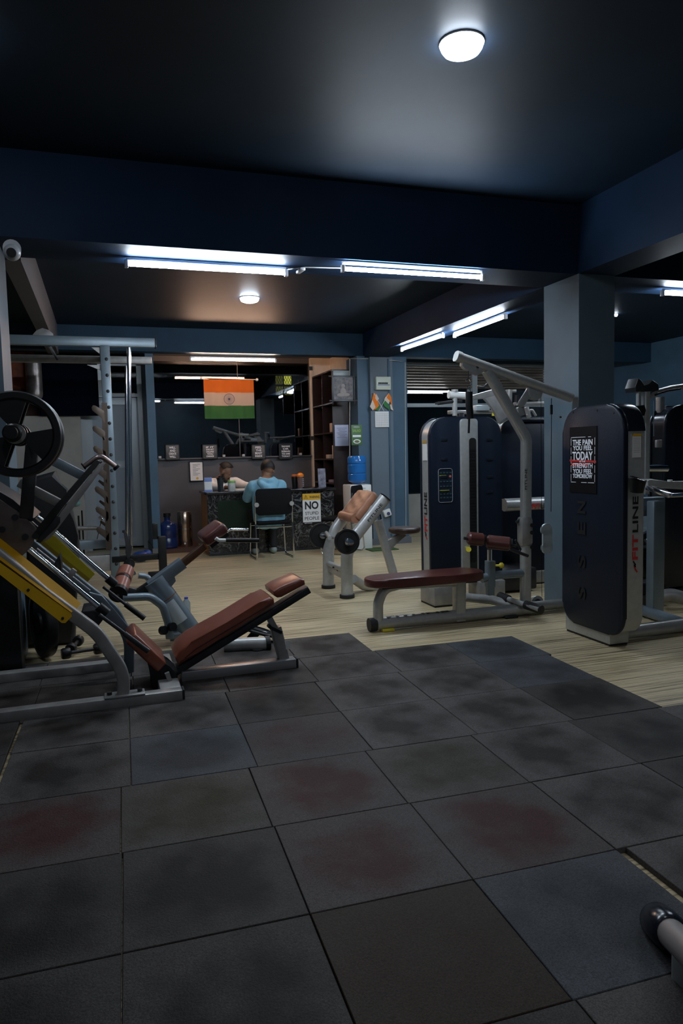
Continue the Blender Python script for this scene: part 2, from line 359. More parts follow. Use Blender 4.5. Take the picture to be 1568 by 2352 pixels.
# window 2: right window wall with roller shutter, glass and white frame
def px_x(p, y): return W(p, 1000, y=y).x
f2 = MB(); Y = 10.85
zt_w, zm_w = W(1000, 835, y=Y).z, W(1000, 931, y=Y).z; xw0 = W(934, 1000, y=Y).x
f2.bb(xw0-.4, 8.5, Y-.03, Y+.04, zt_w-.05, zt_w+.04).bb(xw0-.4, 8.5, Y-.03, Y+.03, zm_w-.03, zm_w+.03)
for p in (1085, 1248, 1562): x = px_x(p, Y); f2.bb(x-.045, x+.045, Y-.10, Y+.04, zm_w, zt_w)
f2.bb(xw0-.4, 8.5, Y-.10, Y+.04, zt_w-.05, zt_w)
S('window_2', f2, white_al)
S('window_frame', MB().bb(xw0-.4, 8.5, Y-.05, Y+.1, zt_w+.04, 2.97), wall_m)
g2 = glass_pane('right_window_glass', (.35, .38, .4), .10)
S('window_2', MB().bb(xw0-.4, 8.5, Y, Y+.006, zm_w+.03, zt_w-.05), g2)
S('window_2', MB().bb(xw0-.4, 8.5, Y, Y+.006, .02, zm_w-.03), g2)
sh = MB(); zs0, zs1 = zt_w-.05, W(1000, 893, y=Y).z
for k in range(8):
    z0_, z1_ = zs0-(zs0-zs1)*k/8, zs0-(zs0-zs1)*(k+1)/8; zm_ = (z0_+z1_)/2; x0_, x1_ = xw0-.35, px_x(1243, Y)
    prf = [(-.04, z0_), (-.075, z0_-.012), (-.085, zm_), (-.075, z1_+.012), (-.04, z1_)]
    for (ya, za), (yb, zb) in zip(prf, prf[1:]): sh.quad((x0_, Y+ya, za), (x1_, Y+ya, za), (x1_, Y+yb, zb), (x0_, Y+yb, zb))
sh.build('roller_shutter', mat('brown_shutter_steel', (.34, .30, .27), .35, .5, var=.3, vs=1.5, stretch=(1, 1, 8)), cat='shutter', label='ribbed steel roller shutter at the top of the right window', smooth=60)
MB().bb(xw0-.3, xw0+.9, 10.65, 10.75, 0, .62).build('parapet', pale, cat='wall', label='low pale plastered parapet left of the slotted black weight stack')
# left rear: aluminium door, partition and what hangs on it
d = MB(); xl, xr = -.21, .60; Y = 10.86
d.bb(xl-.05, xl+.03, Y-.05, Y+.03, 0, 2.70).bb(xr-.07, xr, Y-.05, Y+.03, 0, 2.70).bb(xl, xr, Y-.05, Y+.03, 2.62, 2.70).bb(xl, xr, Y-.04, Y+.02, 2.18, 2.23)
S('door_1', d, white_al)
xh = W(262, 1100, y=Y).x
S('door_1', MB().bb(xl+.03, xr-.07, Y+.005, Y+.02, 2.23, 2.62), glass_pane('transom_glass', (.3, .3, .32), .1))
lf = MB(); lf.bb(xl+.03, xr-.07, Y-.01, Y+.01, .03, 2.17)
leaf = lf.build('door_1', mat('grey_door_panel', (.42, .50, .60), .4), kind='structure', smooth=0)
st = MB()
for x in (xl+.07, xr-.13): st.bb(x-.04, x+.04, Y-.03, Y-.01, .03, 2.17)
for z in (.10, 1.22, 2.12): st.bb(xl+.03, xr-.09, Y-.033, Y-.01, z-.05, z+.05)
st.bb(xr-.18, xr-.165, Y-.034, Y-.03, .1, 2.1).build('door_1', white_al, kind='structure', smooth=0)
S('door_handle', MB().bb(xl+.055, xl+.075, Y-.06, Y-.03, 1.0, 1.18), darksteel)
xp = W(112, 1000, y=10.6).x
S('wall_partition', MB().bb(-1.4, xl-.04, 10.6, 10.7, 0, W(170, 955, y=10.6).z), pale)
S('wall_rear_left', MB().bb(-5, xl-.05, 10.9, 11.0, 0, 3.1), mat('brown_rear_wall', (.09, .035, .018), .6))
S('trim_10', MB().bb(W(181, 0, y=10.5).x, W(193, 0, y=10.5).x, 10.47, 10.53, W(187, 912, y=10.5).z, 2.62), white_al)
MB().bb(-.75, W(181, 0, y=10.5).x, 10.52, 10.56, W(130, 955, y=10.5).z, W(130, 832, y=10.5).z, .01).build('screen', mat('navy_panel', (.002, .004, .012), .8, spec=.05), cat='panel', label='dark navy panel hanging above the pale partition left of the white post')
a = W(10, 898, y=10.3); b = W(77, 808, y=10.3)
MB().bb(a.x-.3, b.x, 10.3, 10.55, a.z, b.z, .01).build('storage_box', mat('rust_orange_box', (.20, .04, .012), .6, var=.3, vs=10), cat='box', label='rust orange box high up beside the left column')
S('trim_11', MB().bb(-5, b.x, 10.25, 10.6, a.z-.05, a.z), darksteel)
# wall shelf stuff: silver duct roll right of the orange box
a = W(78, 870, y=10.2); 
MB().cyl((a.x, 10.2, W(90, 905, y=10.2).z), (a.x, 10.2, W(90, 830, y=10.2).z), .10).ball((a.x, 10.2, W(90, 905, y=10.2).z), .10).build('wrapped_roll', mat('crinkled_foil', (.25, .22, .21), .35, .6, var=.4, vs=9, bump=.8, bs=14), cat='roll', label='foil-wrapped roll standing upright beside the rust orange box')
a = W(183, 935, y=10.65); zp = W(170, 955, y=10.6).z
mb = MB().cyl((a.x, 10.65, zp), (a.x, 10.65, zp+.24), .038).cyl((a.x, 10.65, zp+.24), (a.x, 10.65, zp+.30), .016)
mb.build('spray_bottle', mat('teal_plastic', (.03, .22, .32), .3), cat='bottle', label='teal bottle at the right end of the navy panel over the partition')

# ================================================================== LIGHTS OF THE ROOM
cool_e = emis('cool_tube_glow', COOL, TUBE_W); warm_e = emis('warm_tube_glow', WARM, WARM_W); down_e = emis('downlight_glow', (.78, .88, 1.0), DOWN_W); rear_e = emis('downlight_glow_rear', (.9, .93, 1.0), DOWN_W*1.8)
batten_m = mat('white_batten', (.7, .72, .75), .4)
def tube_light(p, q, label, e=cool_e, r=.014, up=(0, 0, .028), group=None):
    p, q = V(p), V(q); up = V(up); t = (q-p).normalized()
    o = thing('tube_light', label, 'light', (p+q)/2+up, group)
    MB().bar(p+up, q+up, .022, .022).build('batten', batten_m, o)
    MB().tube([p, q], r).build('tube', e, o)
    for c in (p, q): MB().bar(c-t*.012, c+t*.012, .034, .05).build('end_cap', batten_m, o)
    return o
zt = 2.572
a, b = W(290, 606, z=zt), W(658, 626, z=zt); tube_light(a, (b.x, a.y, zt), 'cool white tube light under the cross beam, left of the pair')
a, b = W(787, 619, y=4.80), W(1108, 635, y=4.80); tube_light((a.x, 4.80, (a.z+b.z)/2), (b.x, 4.80, (a.z+b.z)/2), 'cool white tube light under the cross beam, right of the pair', up=(0, .012, .045))
a, b = W(917, 803, z=zt), W(1012, 771, z=zt); tube_light((3.66, b.y, zt), (3.62, a.y, zt), 'cool white tube light under the long side beam, the far one')
a, b = W(1045, 771, z=zt), W(1160, 727, z=zt); tube_light((3.76, b.y, zt), (3.79, a.y, zt), 'cool white tube light under the long side beam, the near one by the column')
a, b = W(438, 827, z=2.57), W(638, 828, z=2.57)
tube_light((a.x, 9.74, 2.585), (b.x, 9.74, 2.585), 'warm orange tube light above the flag, under the far beam', warm_e)
a = W(1541, 667, z=zt); tube_light((a.x, 5.0, zt), (a.x+1.15, 5.0, zt), 'cool white tube light cut off by the right edge of the photo')
wires = MB().tube([W(660, 619, z=2.61), W(700, 614, z=2.61), W(785, 616, z=2.61)], .004, seg=6); wires.bar(W(684, 626, z=2.6), W(697, 617, z=2.6), .03, .02)
wires.build('cable', batten_m, cat='cable', label='white cable with a connector between the two tube lights on the cross beam')
# battery of lights elsewhere in the hall, behind the photographer and to the sides (they show as reflections in the office glass)
def downlight(x, y, z, r, label, e=down_e):
    o = thing('downlight', label, 'light', (x, y, z))
    MB().lathe([(r*1.04, 0), (r*1.04, -.008), (r*.9, -.010), (r*.9, 0)], (x, y, z)).build('rim', batten_m, o)
    MB().lathe([(r*.98, -.004), (r*.96, -.024), (r*.85, -.040), (r*.5, -.052), (0, -.056)], (x, y, z), seg=32).build('lens', e, o)
    return o
c = W(1060, 108, z=3.11); downlight(c.x, c.y, 3.13, .098, 'large round white ceiling light over the foreground')
c = W(-170, 60, z=3.11); downlight(c.x, c.y, 3.13, .098, 'round white ceiling light just outside the upper left of the photo')
downlight(.2, -.9, 3.13, .098, 'round white ceiling light behind the photographer, left one', rear_e)
downlight(2.2, -.9, 3.13, .098, 'round white ceiling light behind the photographer, right one', rear_e)
c = W(573, 690, z=2.93); downlight(c.x, c.y, 2.96, .10, 'small round white ceiling light in the far bay before the office')
c = W(1414, 723, z=2.945); o = thing('indicator_lamp', 'tiny bright lamp beside the top of the right column', 'lamp', c)
MB().cyl(c, (c.x, c.y, 2.96), .02).build('base', batten_m, o); MB().ball(c, .022).build('lens', emis('pin_lamp', COOL, 30), o)
MB().ball(W(1560, 871, y=10.80), .025).build('indicator_lamp', emis('pin_lamp_2', COOL, 5), cat='lamp', label='tiny bright lamp in the dark far right corner')
a, b = W(934, 899, y=10.74), W(1031, 900, y=10.74); tube_light((a.x, 10.74, a.z), (b.x, 10.74, a.z), 'added glowing bar standing in for a tube light reflected in the right window, just below the roller shutter', emis('window_reflection_glow', COOL, 8), up=(0, .05, .01))  # dim glowing bar added in place of a lamp's reflection in this window
# CCTV camera
c = W(28, 580, y=4.7); o = thing('security_camera', 'white dome security camera on the beam at the upper left edge', 'camera', c+V((0, .08, .06)))
MB().cyl(c+V((-.01, .09, .03)), c+V((0, .0, .025)), .05).ball(c+V((0, 0, .0)), .048).build('housing', mat('camera_white', (.35, .36, .38), .4), o)
MB().cyl(c+V((.0, -.03, -.01)), c+V((.0, -.055, -.015)), .027).build('lens', blackp, o)

# ================================================================== RUBBER TILES
RT = -.0287; TS = .497
def t2w(u, v): return V((u*cos(RT)-v*sin(RT), u*sin(RT)+v*cos(RT), 0))
rows = {-3: (.352, -.06), -2: (.849, -.06), -1: (1.346, -.065), 0: (1.843, -.064), 1: (2.338, -.07), 2: (2.828, -.033), 3: (3.322, -.035), 4: (3.815, -.01), 5: (4.30, -.02), 6: (4.80, -.02)}
ends = {-3: 4, -2: 4, -1: 5, 0: 6, 1: 6, 2: 5, 3: 5, 4: 5, 5: 3, 6: -9}
tm = {}
def tmat(kind, seed):
    k = (kind, seed % 3)
    if k not in tm:
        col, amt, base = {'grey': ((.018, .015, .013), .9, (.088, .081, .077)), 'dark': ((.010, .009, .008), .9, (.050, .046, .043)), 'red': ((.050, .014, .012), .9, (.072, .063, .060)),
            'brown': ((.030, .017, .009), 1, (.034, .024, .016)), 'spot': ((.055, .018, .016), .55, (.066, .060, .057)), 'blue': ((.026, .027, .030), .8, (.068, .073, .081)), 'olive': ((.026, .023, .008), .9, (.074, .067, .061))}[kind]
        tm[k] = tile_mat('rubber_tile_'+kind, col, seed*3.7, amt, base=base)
    return tm[k]
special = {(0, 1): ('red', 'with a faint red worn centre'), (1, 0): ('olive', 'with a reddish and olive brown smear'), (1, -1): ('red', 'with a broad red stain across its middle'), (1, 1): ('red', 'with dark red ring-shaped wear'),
    (0, 2): ('red', 'with a pinkish worn surface and olive blotch'), (1, 2): ('olive', 'with a brownish worn middle'), (2, 0): ('blue', 'with a bluish tint'), (2, 1): ('spot', 'with a small reddish spot'), (-1, 1): ('brown', 'worn brown all over'),  # blue kind: bluish base colour
    (-1, 2): ('blue', 'bluish, left of the strip of bare floor'), (-1, 0): ('dark', None), (-2, 0): ('dark', None), (-1, -1): ('dark', None), (0, 0): ('dark', 'darker overall'), (0, -1): ('dark', None), (4, 4): ('blue', 'bluish, nearest the bench'), (3, 4): ('blue', 'bluish, at the right edge of the mat')}  # dark kind: darker base colour and middle patch
rownames = {-3: 'frontmost row', -2: 'second row from the front', -1: 'third row from the front', 0: 'fourth row from the front', 1: 'fifth row from the front', 2: 'sixth row from the front', 3: 'seventh row from the front', 4: 'eighth row from the front', 5: 'rear row'}
ords = ['leftmost', 'second from the left', 'third from the left', 'fourth from the left', 'fifth from the left', 'sixth from the left', 'seventh from the left', 'eighth from the left']
for r, (v0, off) in rows.items():
    lst = [j for j in range(-2, ends[r])]
    if r <= -1: lst = [j for j in lst if j >= -1]
    if r == -3: lst = [j for j in lst if j >= 1]
    if r == 5: lst = [-2, -1, 0, 1, 2]
    for n, j in enumerate(lst):
        u0 = off+TS*j; g = .0012+.0012*random.random(); v1 = rows[r+1][0] if r+1 in rows else v0+.49
        if j == -2 and r in (2, 3): u0 -= .014
        if r == -1 and j >= 3: u0 += .035
        if r == -1 and j == 3: g2_ = 0
        a = [(u0+g, v0+g), (u0+TS-g, v0+g), (u0+TS-g, v1-g), (u0+g, v1-g)]
        cu, cv = (a[0][0]+a[2][0])/2, (a[0][1]+a[2][1])/2; c = t2w(cu, cv); dr = random.uniform(-.004, .004)
        o_ = [c+Matrix.Rotation(dr, 3, 'Z') @ (t2w(x, y)-c) for x, y in a]
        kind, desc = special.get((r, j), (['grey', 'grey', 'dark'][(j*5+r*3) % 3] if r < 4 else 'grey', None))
        thick = .020+random.uniform(0, .0015)
        mb = MB().prism([p+V((0, 0, .0005)) for p in o_], (0, 0, thick), .0018, 1)
        for vv in mb.b.verts: vv.co -= c
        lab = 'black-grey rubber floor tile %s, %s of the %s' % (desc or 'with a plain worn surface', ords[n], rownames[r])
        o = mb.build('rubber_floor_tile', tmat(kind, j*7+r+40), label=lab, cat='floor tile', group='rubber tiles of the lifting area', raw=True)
        o.location = c; o.rotation_euler.z = 0
# ================================================================== TEXT-FREE GENERIC FLAG
fo = thing('flag', 'large orange, white and green flag with a blue wheel hanging in the office window', 'flag', W(526, 870, y=10.78))
Yf = 10.835; a = W(467, 871, y=Yf); b = W(585, 961, y=Yf); fh = (a.z-b.z)/3
def cloth(x0, x1, z0, z1, y, amp=.006):
    m = MB(); n = 40; g = [[m.b.verts.new((x0+(x1-x0)*i/n, y+amp*sin(i*.8)+amp*.5*sin(i*.31+j), z0+(z1-z0)*j/4-.004*sin(pi*i/n)*(4-j)/4)) for i in range(n+1)] for j in range(5)]
    for j in range(4):
        for i in range(n): m.b.faces.new((g[j][i], g[j][i+1], g[j+1][i+1], g[j+1][i]))
    r = bmesh.ops.solidify(m.b, geom=m.b.faces[:], thickness=.002); return m
for k, (m_, nm) in enumerate(((saffron, 'orange'), (flagwhite, 'white'), (flaggreen, 'green'))):
    cloth(a.x, b.x, a.z-fh*(k+1), a.z-fh*k, Yf).build('stripe', m_, fo, label='%s stripe' % nm, smooth=60)
cx, cz = (a.x+b.x)/2-.005, (a.z+b.z)/2; wm = MB()
R_ = fh*.40
wm.tube([(cx+R_*cos(t*pi/20), Yf-.011, cz+R_*sin(t*pi/20)) for t in range(40)], .0028, seg=6, closed=True)
for t in range(24): an = t*pi/12; wm.tube([(cx, Yf-.011, cz), (cx+R_*cos(an), Yf-.011, cz+R_*sin(an))], .0009, seg=4)
wm.ball((cx, Yf-.011, cz), .012, seg=8); wm.build('wheel', navyp, fo, label='blue spoked wheel')
rp = W(463, 868, y=Yf), W(590, 872, y=Yf)
MB().tube([rp[0], rp[1]], .006).build('rod', mat('pale_rod', (.7, .6, .5), .4), fo)
MB().ball(rp[0], .020).ball(rp[1], .022).build('rod_knob', white_p, fo)
# ================================================================== OFFICE: posters on the glass sill
def board(px0, px1, py0, py1, y, name, lab, cat, m, grp=None, t=.012, frame=None):
    a, b = W(px0, py0, y=y), W(px1, py1, y=y); o = thing(name, lab, cat, ((a.x+b.x)/2, y, b.z), grp)
    if frame:
        MB().bb(a.x, b.x, y, y+t, b.z, a.z).bb(a.x, b.x, y-.006, y, a.z-.012, a.z).bb(a.x, b.x, y-.006, y, b.z, b.z+.012).bb(a.x, a.x+.012, y-.006, y, b.z, a.z).bb(b.x-.012, b.x, y-.006, y, b.z, a.z).build('frame', frame, o)
        MB().bb(a.x+.012, b.x-.012, y-.002, y+.001, b.z+.012, a.z-.012).build('picture', m, o)
    else: MB().bb(a.x, b.x, y, y+t, b.z, a.z, .001).build('panel', m, o)
    return o, a, b
X = (1, 0, 0); Z = (0, 0, 1)
photo_m = mat('grey_photo_print', (.015, .015, .016), .3, col2=(.16, .155, .15), vs=5)
for k, (x0, x1, lab, ls) in enumerate(((379, 413, 'leftmost small framed quote poster on the office window sill', ['WILL', 'AND', 'CREATE', 'WILL']), (464, 500, 'small framed quote poster on the office sill under the left of the flag', ['IF IT', 'DOES NOT', 'CHALLENGE', 'YOU', 'CHANGE']),
        (577, 610, 'small framed quote poster on the office sill under the right end of the flag', ['FEEL', 'THE', 'BEAST', 'INSIDE']), (640, 672, 'rightmost unframed-looking black quote poster on the office window sill', ['TRAIN INSANE', 'OR', 'REMAIN', 'THE SAME', 'TODAY']))):
    o, a, b = board(x0, x1, 1021 if k != 3 else 1019, 1054 if k != 0 else 1056, 10.80, 'framed_poster', lab, 'poster', photo_m if k < 3 else blackp, 'quote posters on the sill', frame=blackp)
    n = len(ls); hh = (a.z-b.z-.05)/n
    for i, s in enumerate(ls): text(s, (b.x-a.x)*(.5 if k != 3 else .62)*min(1, .5+len(s)/10), hh*.72, ((a.x+b.x)/2, 10.797, a.z-.025-hh*(i+.5)), X, Z, whiteprint, o.children[-1], 'quote_text', bold=.02)
for k, p in enumerate((367, 514, 559, 690)):
    c = W(p, 1052, y=10.81); lab = ['leftmost small clear clip on the office sill', 'small clear clip on the office sill right of the second poster', 'small clear clip on the office sill left of the third poster', 'small clear clip at the right end of the office sill'][k]
    MB().bb(c.x-.02, c.x+.02, 10.79, 10.84, 1.29, 1.325, .004).build('glass_clip', mat('clip_plastic', (.4, .4, .42), .25), label=lab, cat='clip', group='clips holding the office glass')
# framed notice on the half wall
o, a, b = board(434, 468, 1060, 1105, 10.85, 'wall_notice', 'white price notice in a black frame on the wall under the window', 'notice', paper, frame=blackp)
pic = o.children[-1]
for i in range(8): MB().bb(a.x+.05, b.x-.05-.03*(i % 3), 10.845, 10.848, a.z-.05-.022*i, a.z-.044-.022*i).build('text_line', mat('grey_print', (.2, .2, .22), .6), pic)
MB().cyl(((a.x+b.x)/2+.01, 10.848, b.z+.045), ((a.x+b.x)/2+.01, 10.843, b.z+.045), .018).build('seal', amber, o, label='round yellow seal')
# ================================================================== DESK
YD = 9.42; xL = W(478, 1200, y=YD).x; xR = W(768, 1200, y=YD).x; zt = .80
o = thing('reception_desk', 'black marble reception desk with a wooden left side and a dark green front panel', 'desk', (2.1, 9.7, 0))
MB().bb(xL, xR, YD, YD+.05, 0, zt).build('front_panel', marble, o)
MB().bb(xL, xL+.04, YD+.05, YD+.62, 0, zt).build('side_panel', wood, o)
MB().bb(xR-.04, xR, YD+.05, YD+.62, 0, zt).build('side_panel', marble, o)
MB().bb(xL-.02, xR+.02, YD-.04, YD+.66, zt, zt+.035, .006).build('top', mat('black_stone_top', (.012, .012, .014), .15), o)
a, b = W(499, 1150, y=YD), W(586, 1216, y=YD)
MB().bb(a.x, b.x, YD-.012, YD+.001, b.z, a.z).build('green_panel', greenfelt, o)
MB().bb(xL-.002, xR, YD-.01, YD+.001, 0, .03).build('kick_strip', darksteel, o)
dzt = zt+.035
# warning sign
a, b = W(694, 1134, y=YD-.02), W(738, 1198, y=YD-.02); wsn = thing('warning_sign', 'yellow and white warning sign on the front of the marble desk', 'sign', ((a.x+b.x)/2, YD-.02, b.z))
MB().bb(a.x, b.x, YD-.008, YD-.001, b.z-.03, a.z).build('board', blackp, wsn)
MB().bb(a.x+.003, b.x-.003, YD-.011, YD-.007, b.z, a.z-.003).build('white_field', paper, wsn); wfield = wsn.children[-1]
h = (a.z-b.z); w = b.x-a.x; cx = (a.x+b.x)/2
MB().bb(a.x+.003, b.x-.003, YD-.013, YD-.008, a.z-h*.23, a.z-.003).build('amber_band', amber, wsn)
text('WARNING', w*.55, h*.085, (a.x+w*.66, YD-.0135, a.z-h*.13), X, Z, blackprint, wsn, bold=.02)
tri = MB(); c0 = V((a.x+w*.19, YD-.0145, a.z-h*.12)); tri.tube([c0+V((-.028, 0, -.022)), c0+V((.028, 0, -.022)), c0+V((0, 0, .026))], .003, seg=6, closed=True); tri.bb(c0.x-.003, c0.x+.003, c0.y-.001, c0.y+.001, c0.z-.01, c0.z+.01); tri.build('triangle', blackprint, wsn)
text('NO', w*.74, h*.28, (cx, YD-.0115, a.z-h*.415), X, Z, blackprint, wfield, bold=.035)
text('STUPID', w*.72, h*.11, (cx, YD-.0115, a.z-h*.69), X, Z, blackprint, wfield, bold=.005)
text('PEOPLE', w*.78, h*.115, (cx, YD-.0115, a.z-h*.87), X, Z, blackprint, wfield, bold=.005)
text('BEYOND', w*.4, .012, (a.x+w*.3, YD-.009, b.z-.013), X, Z, whiteprint, wsn)
# things on the desk
def at_desk(px, y): return W(px, 1126, y=y).x
c = (at_desk(479, YD+.1), YD+.12, dzt); o = thing('payment_stand', 'white and blue acrylic payment card stand on the left end of the desk', 'stand', c)
MB().bb(c[0]-.05, c[0]+.05, c[1], c[1]+.012, c[2], c[2]+.16, .002).build('card', paper, o); MB().bb(c[0]-.055, c[0]+.055, c[1]-.01, c[1]+.05, c[2], c[2]+.03, .003).build('base', mat('pale_blue_acrylic', (.25, .32, .6), .2), o)
MB().bb(c[0]-.05, c[0]+.05, c[1]-.002, c[1]+.001, c[2]+.135, c[2]+.19, .001).build('header', mat('blue_header', (.2, .28, .6), .4), o)
c = (at_desk(532, YD+.1), YD+.1, dzt); o = thing('supplement_jar', 'white jar with a light green lid on the desk', 'jar', c)
MB().lathe([(.047, 0), (.05, .006), (.05, .105), (.045, .112)], c).build('jar_body', white_p, o); MB().lathe([(.052, .11), (.052, .135), (.045, .14), (0, .14)], c).build('lid', mat('lime_green', (.25, .5, .16), .4), o)
c = (at_desk(507, YD+.12), YD+.14, dzt); o = thing('shaker_bottle', 'dark grey shaker bottle on the desk left of the white jar', 'bottle', c)
MB().lathe([(.035, 0), (.042, .15), (.04, .16)], c).build('bottle_body', mat('smoked_plastic', (.03, .035, .04), .15, coat=.3), o); MB().lathe([(.044, .158), (.044, .18), (.02, .19), (.02, .205), (0, .205)], c).build('cap', blackp, o)
c = (at_desk(691, YD+.14), YD+.16, dzt); o = thing('shaker_bottle', 'clear shaker bottle with an orange lid on the desk', 'bottle', c)
MB().lathe([(.034, 0), (.044, .16), (.043, .165)], c).build('bottle_body', mat('smoky_clear_plastic', (.16, .10, .09), .12, coat=.4), o); MB().lathe([(.048, .16), (.048, .185), (.03, .205), (.012, .215), (0, .215)], c).build('lid', mat('orange_lid', (.85, .22, .02), .35), o)
mk = MB(); 
for i in range(5): mk.bb(c[0]+.02, c[0]+.04, c[1]-.042, c[1]-.040, c[2]+.03+i*.024, c[2]+.035+i*.024)
mk.build('scale_marks', whiteprint, o)
c = (at_desk(678, YD+.26), YD+.28, dzt); o = thing('shaker_bottle', 'black shaker bottle left of the orange-lidded one', 'bottle', c)
MB().lathe([(.036, 0), (.046, .155), (.045, .16)], c).build('bottle_body', blackp, o); MB().lathe([(.048, .158), (.048, .175), (.03, .19), (0, .19)], c).build('lid', mat('burnt_orange_lid', (.4, .10, .02), .4), o)
a = at_desk(575, YD+.2)
mb = MB()
for i in range(3): mb.box((a-.1+i*.004, YD+.2+.01*i, dzt+.004+.006*i), (.21, .28, .006), Matrix.Rotation(.1*i-.2, 3, 'Z'))
mb.build('papers', paper, cat='papers', label='loose white papers lying on the desk before the man in the hoodie')
c = (at_desk(742, YD+.3), YD+.35, dzt); o = thing('standing_card', 'tall grey patterned card standing at the right end of the desk', 'card', c)
MB().box((c[0], c[1], c[2]+.13), (.11, .01, .26), Matrix.Rotation(-.1, 3, 'X')).build('card', mat('grey_pattern', (.12, .12, .16), .4, col2=(.4, .4, .5), vs=14), o)
# ================================================================== DARK SHELF UNIT
xa = 3.14; xb = 3.405; y0, y1 = 9.80, 10.80; zt_ = 2.47
o = thing('shelf_unit', 'tall dark brown open shelf unit standing against the cream wall beside the office', 'shelf', (3.27, 10.3, 0))
MB().bb(xa, xb, y0, y0+.02, 0, zt_).build('side_panel', shelfwood, o)
MB().bb(xa, xb, y1-.02, y1, 0, zt_).build('side_panel', shelfwood, o)
MB().bb(xb-.012, xb, y0+.02, y1-.02, 0, zt_).build('back_panel', shelfwood, o)
MB().bb(xa, xb, y0, y1, zt_, zt_+.02).build('top', shelfwood, o)
MB().bb(xa, xb, y0+.48, y0+.50, 0, zt_).build('divider', shelfwood, o)
shz = [.45, .87, 1.22, 1.60, 2.02]
for z in shz: MB().bb(xa, xb-.012, y0+.02, y1-.02, z-.01, z+.01).build('shelf', mat('shelf_board', (.05, .03, .025), .35), o)
for k, (z, yy, w, h, m_, lab) in enumerate(((1.60, 9.92, .10, .13, mat('cream_carton', (.6, .45, .35), .6), 'cream carton on the upper shelf of the dark shelf unit'), (1.22, 9.86, .07, .19, mat('peach_carton', (.7, .52, .40), .6), 'tall peach carton on the middle shelf of the dark unit'),
    (1.22, 10.15, .09, .06, mat('tan_carton', (.55, .40, .30), .6), 'small tan carton left on the middle shelf of the dark unit'), (.87, 9.86, .06, .10, mat('pale_tub', (.6, .55, .5), .5), 'pale tub on the lower shelf of the dark unit'), (.87, 10.06, .08, .04, mat('mauve_box', (.35, .25, .3), .5), 'flat mauve box on the lower shelf of the dark unit'), (.87, 10.28, .1, .03, mat('brown_tray', (.3, .2, .1), .5), 'low brown tray at the far end of the lower shelf'))):
    if k in (3,): MB().lathe([(w/2, 0), (w/2, h*.85), (w*.4, h)], (xa+.07, yy+.03, z+.01)).build('tub', m_, cat='tub', label=lab)
    else: MB().bb(xa+.02, xa+.02+w, yy, yy+w, z+.01, z+.01+h, .004).build('carton', m_, cat='box', label=lab)
# picture hanging across the shelf end and pier
o, a, b = board(764, 811, 866, 919, 9.47, 'wall_picture', 'dark framed picture of a seated ornamental figure beside the pier', 'picture', mat('ornate_dark_print', (.03, .028, .035), .5, col2=(.20, .17, .17), vs=22), frame=darksteel)
cx = (a.x+b.x)/2; fg = MB()
fg.ball((cx, 9.467, a.z-.12), .028, (1, .12, 1)).ball((cx, 9.467, a.z-.20), .055, (.8, .08, 1)).ball((cx-.03, 9.467, b.z+.07), .05, (1.2, .08, .5)).ball((cx+.04, 9.467, b.z+.075), .05, (1.1, .08, .5))
fg.tube([(cx, 9.466, a.z-.12-.0), (cx-.03, 9.466, a.z-.17), (cx+.03, 9.466, a.z-.22)], .006, seg=6); fg.build('figure', mat('pale_figure_print', (.33, .28, .26), .6), o)
wd_ = MB(); 
for z in (a.z+.01, b.z-.01): wd_.bar((a.x-.06, 9.465, z), (b.x+.06, 9.465, z), .018, .022)
for x in (a.x-.01, b.x+.015): wd_.bar((x, 9.462, a.z+.06), (x, 9.462, b.z-.06), .018, .022)
wd_.build('outer_frame', darksteel, o)
o, a2, b2 = board(765, 802, 851, 866, 9.76, 'light_box', 'small pale acrylic box on top of the dark shelf unit', 'box', mat('frosted_acrylic', (.5, .55, .55), .3), t=.1)
# papers on pier
o, a, b = board(768, 801, 976, 1024, 9.785, 'paper_notice', 'white printed paper notice on the end of the dark shelf unit', 'notice', mat('bluish_paper', (.55, .58, .75), .7), t=.003)
for i in range(7): MB().bb(a.x+.03+.02*(i % 3), b.x-.03-.02*(i % 2), 9.783, 9.786, a.z-.05-.022*i, a.z-.046-.022*i).build('text_line', navyp, o)
o, a, b = board(806, 832, 976, 1022, 9.49, 'salad_poster', 'green food poster taped to the pier above the water cooler', 'poster', mat('green_poster', (.09, .19, .07), .5), t=.003)
cx = (a.x+b.x)/2; text('FRESH', .08, .018, (cx, 9.489, a.z-.03), X, Z, whiteprint, o); text('SALAD', .12, .035, (cx, 9.489, a.z-.08), X, Z, mat('lime_print', (.4, .6, .1), .5), o); MB().bb(cx-.06, cx+.06, 9.487, 9.49, a.z-.17, a.z-.14).build('banner', whiteprint, o)
MB().ball((cx, 9.488, b.z+.05), .05, (1.1, .08, .6)).build('plate_print', whiteprint, o); MB().ball((cx, 9.485, b.z+.05), .035, (1.1, .1, .5)).build('food_print', mat('food_print', (.05, .04, .03), .5, col2=(.3, .35, .1), vs=20), o)
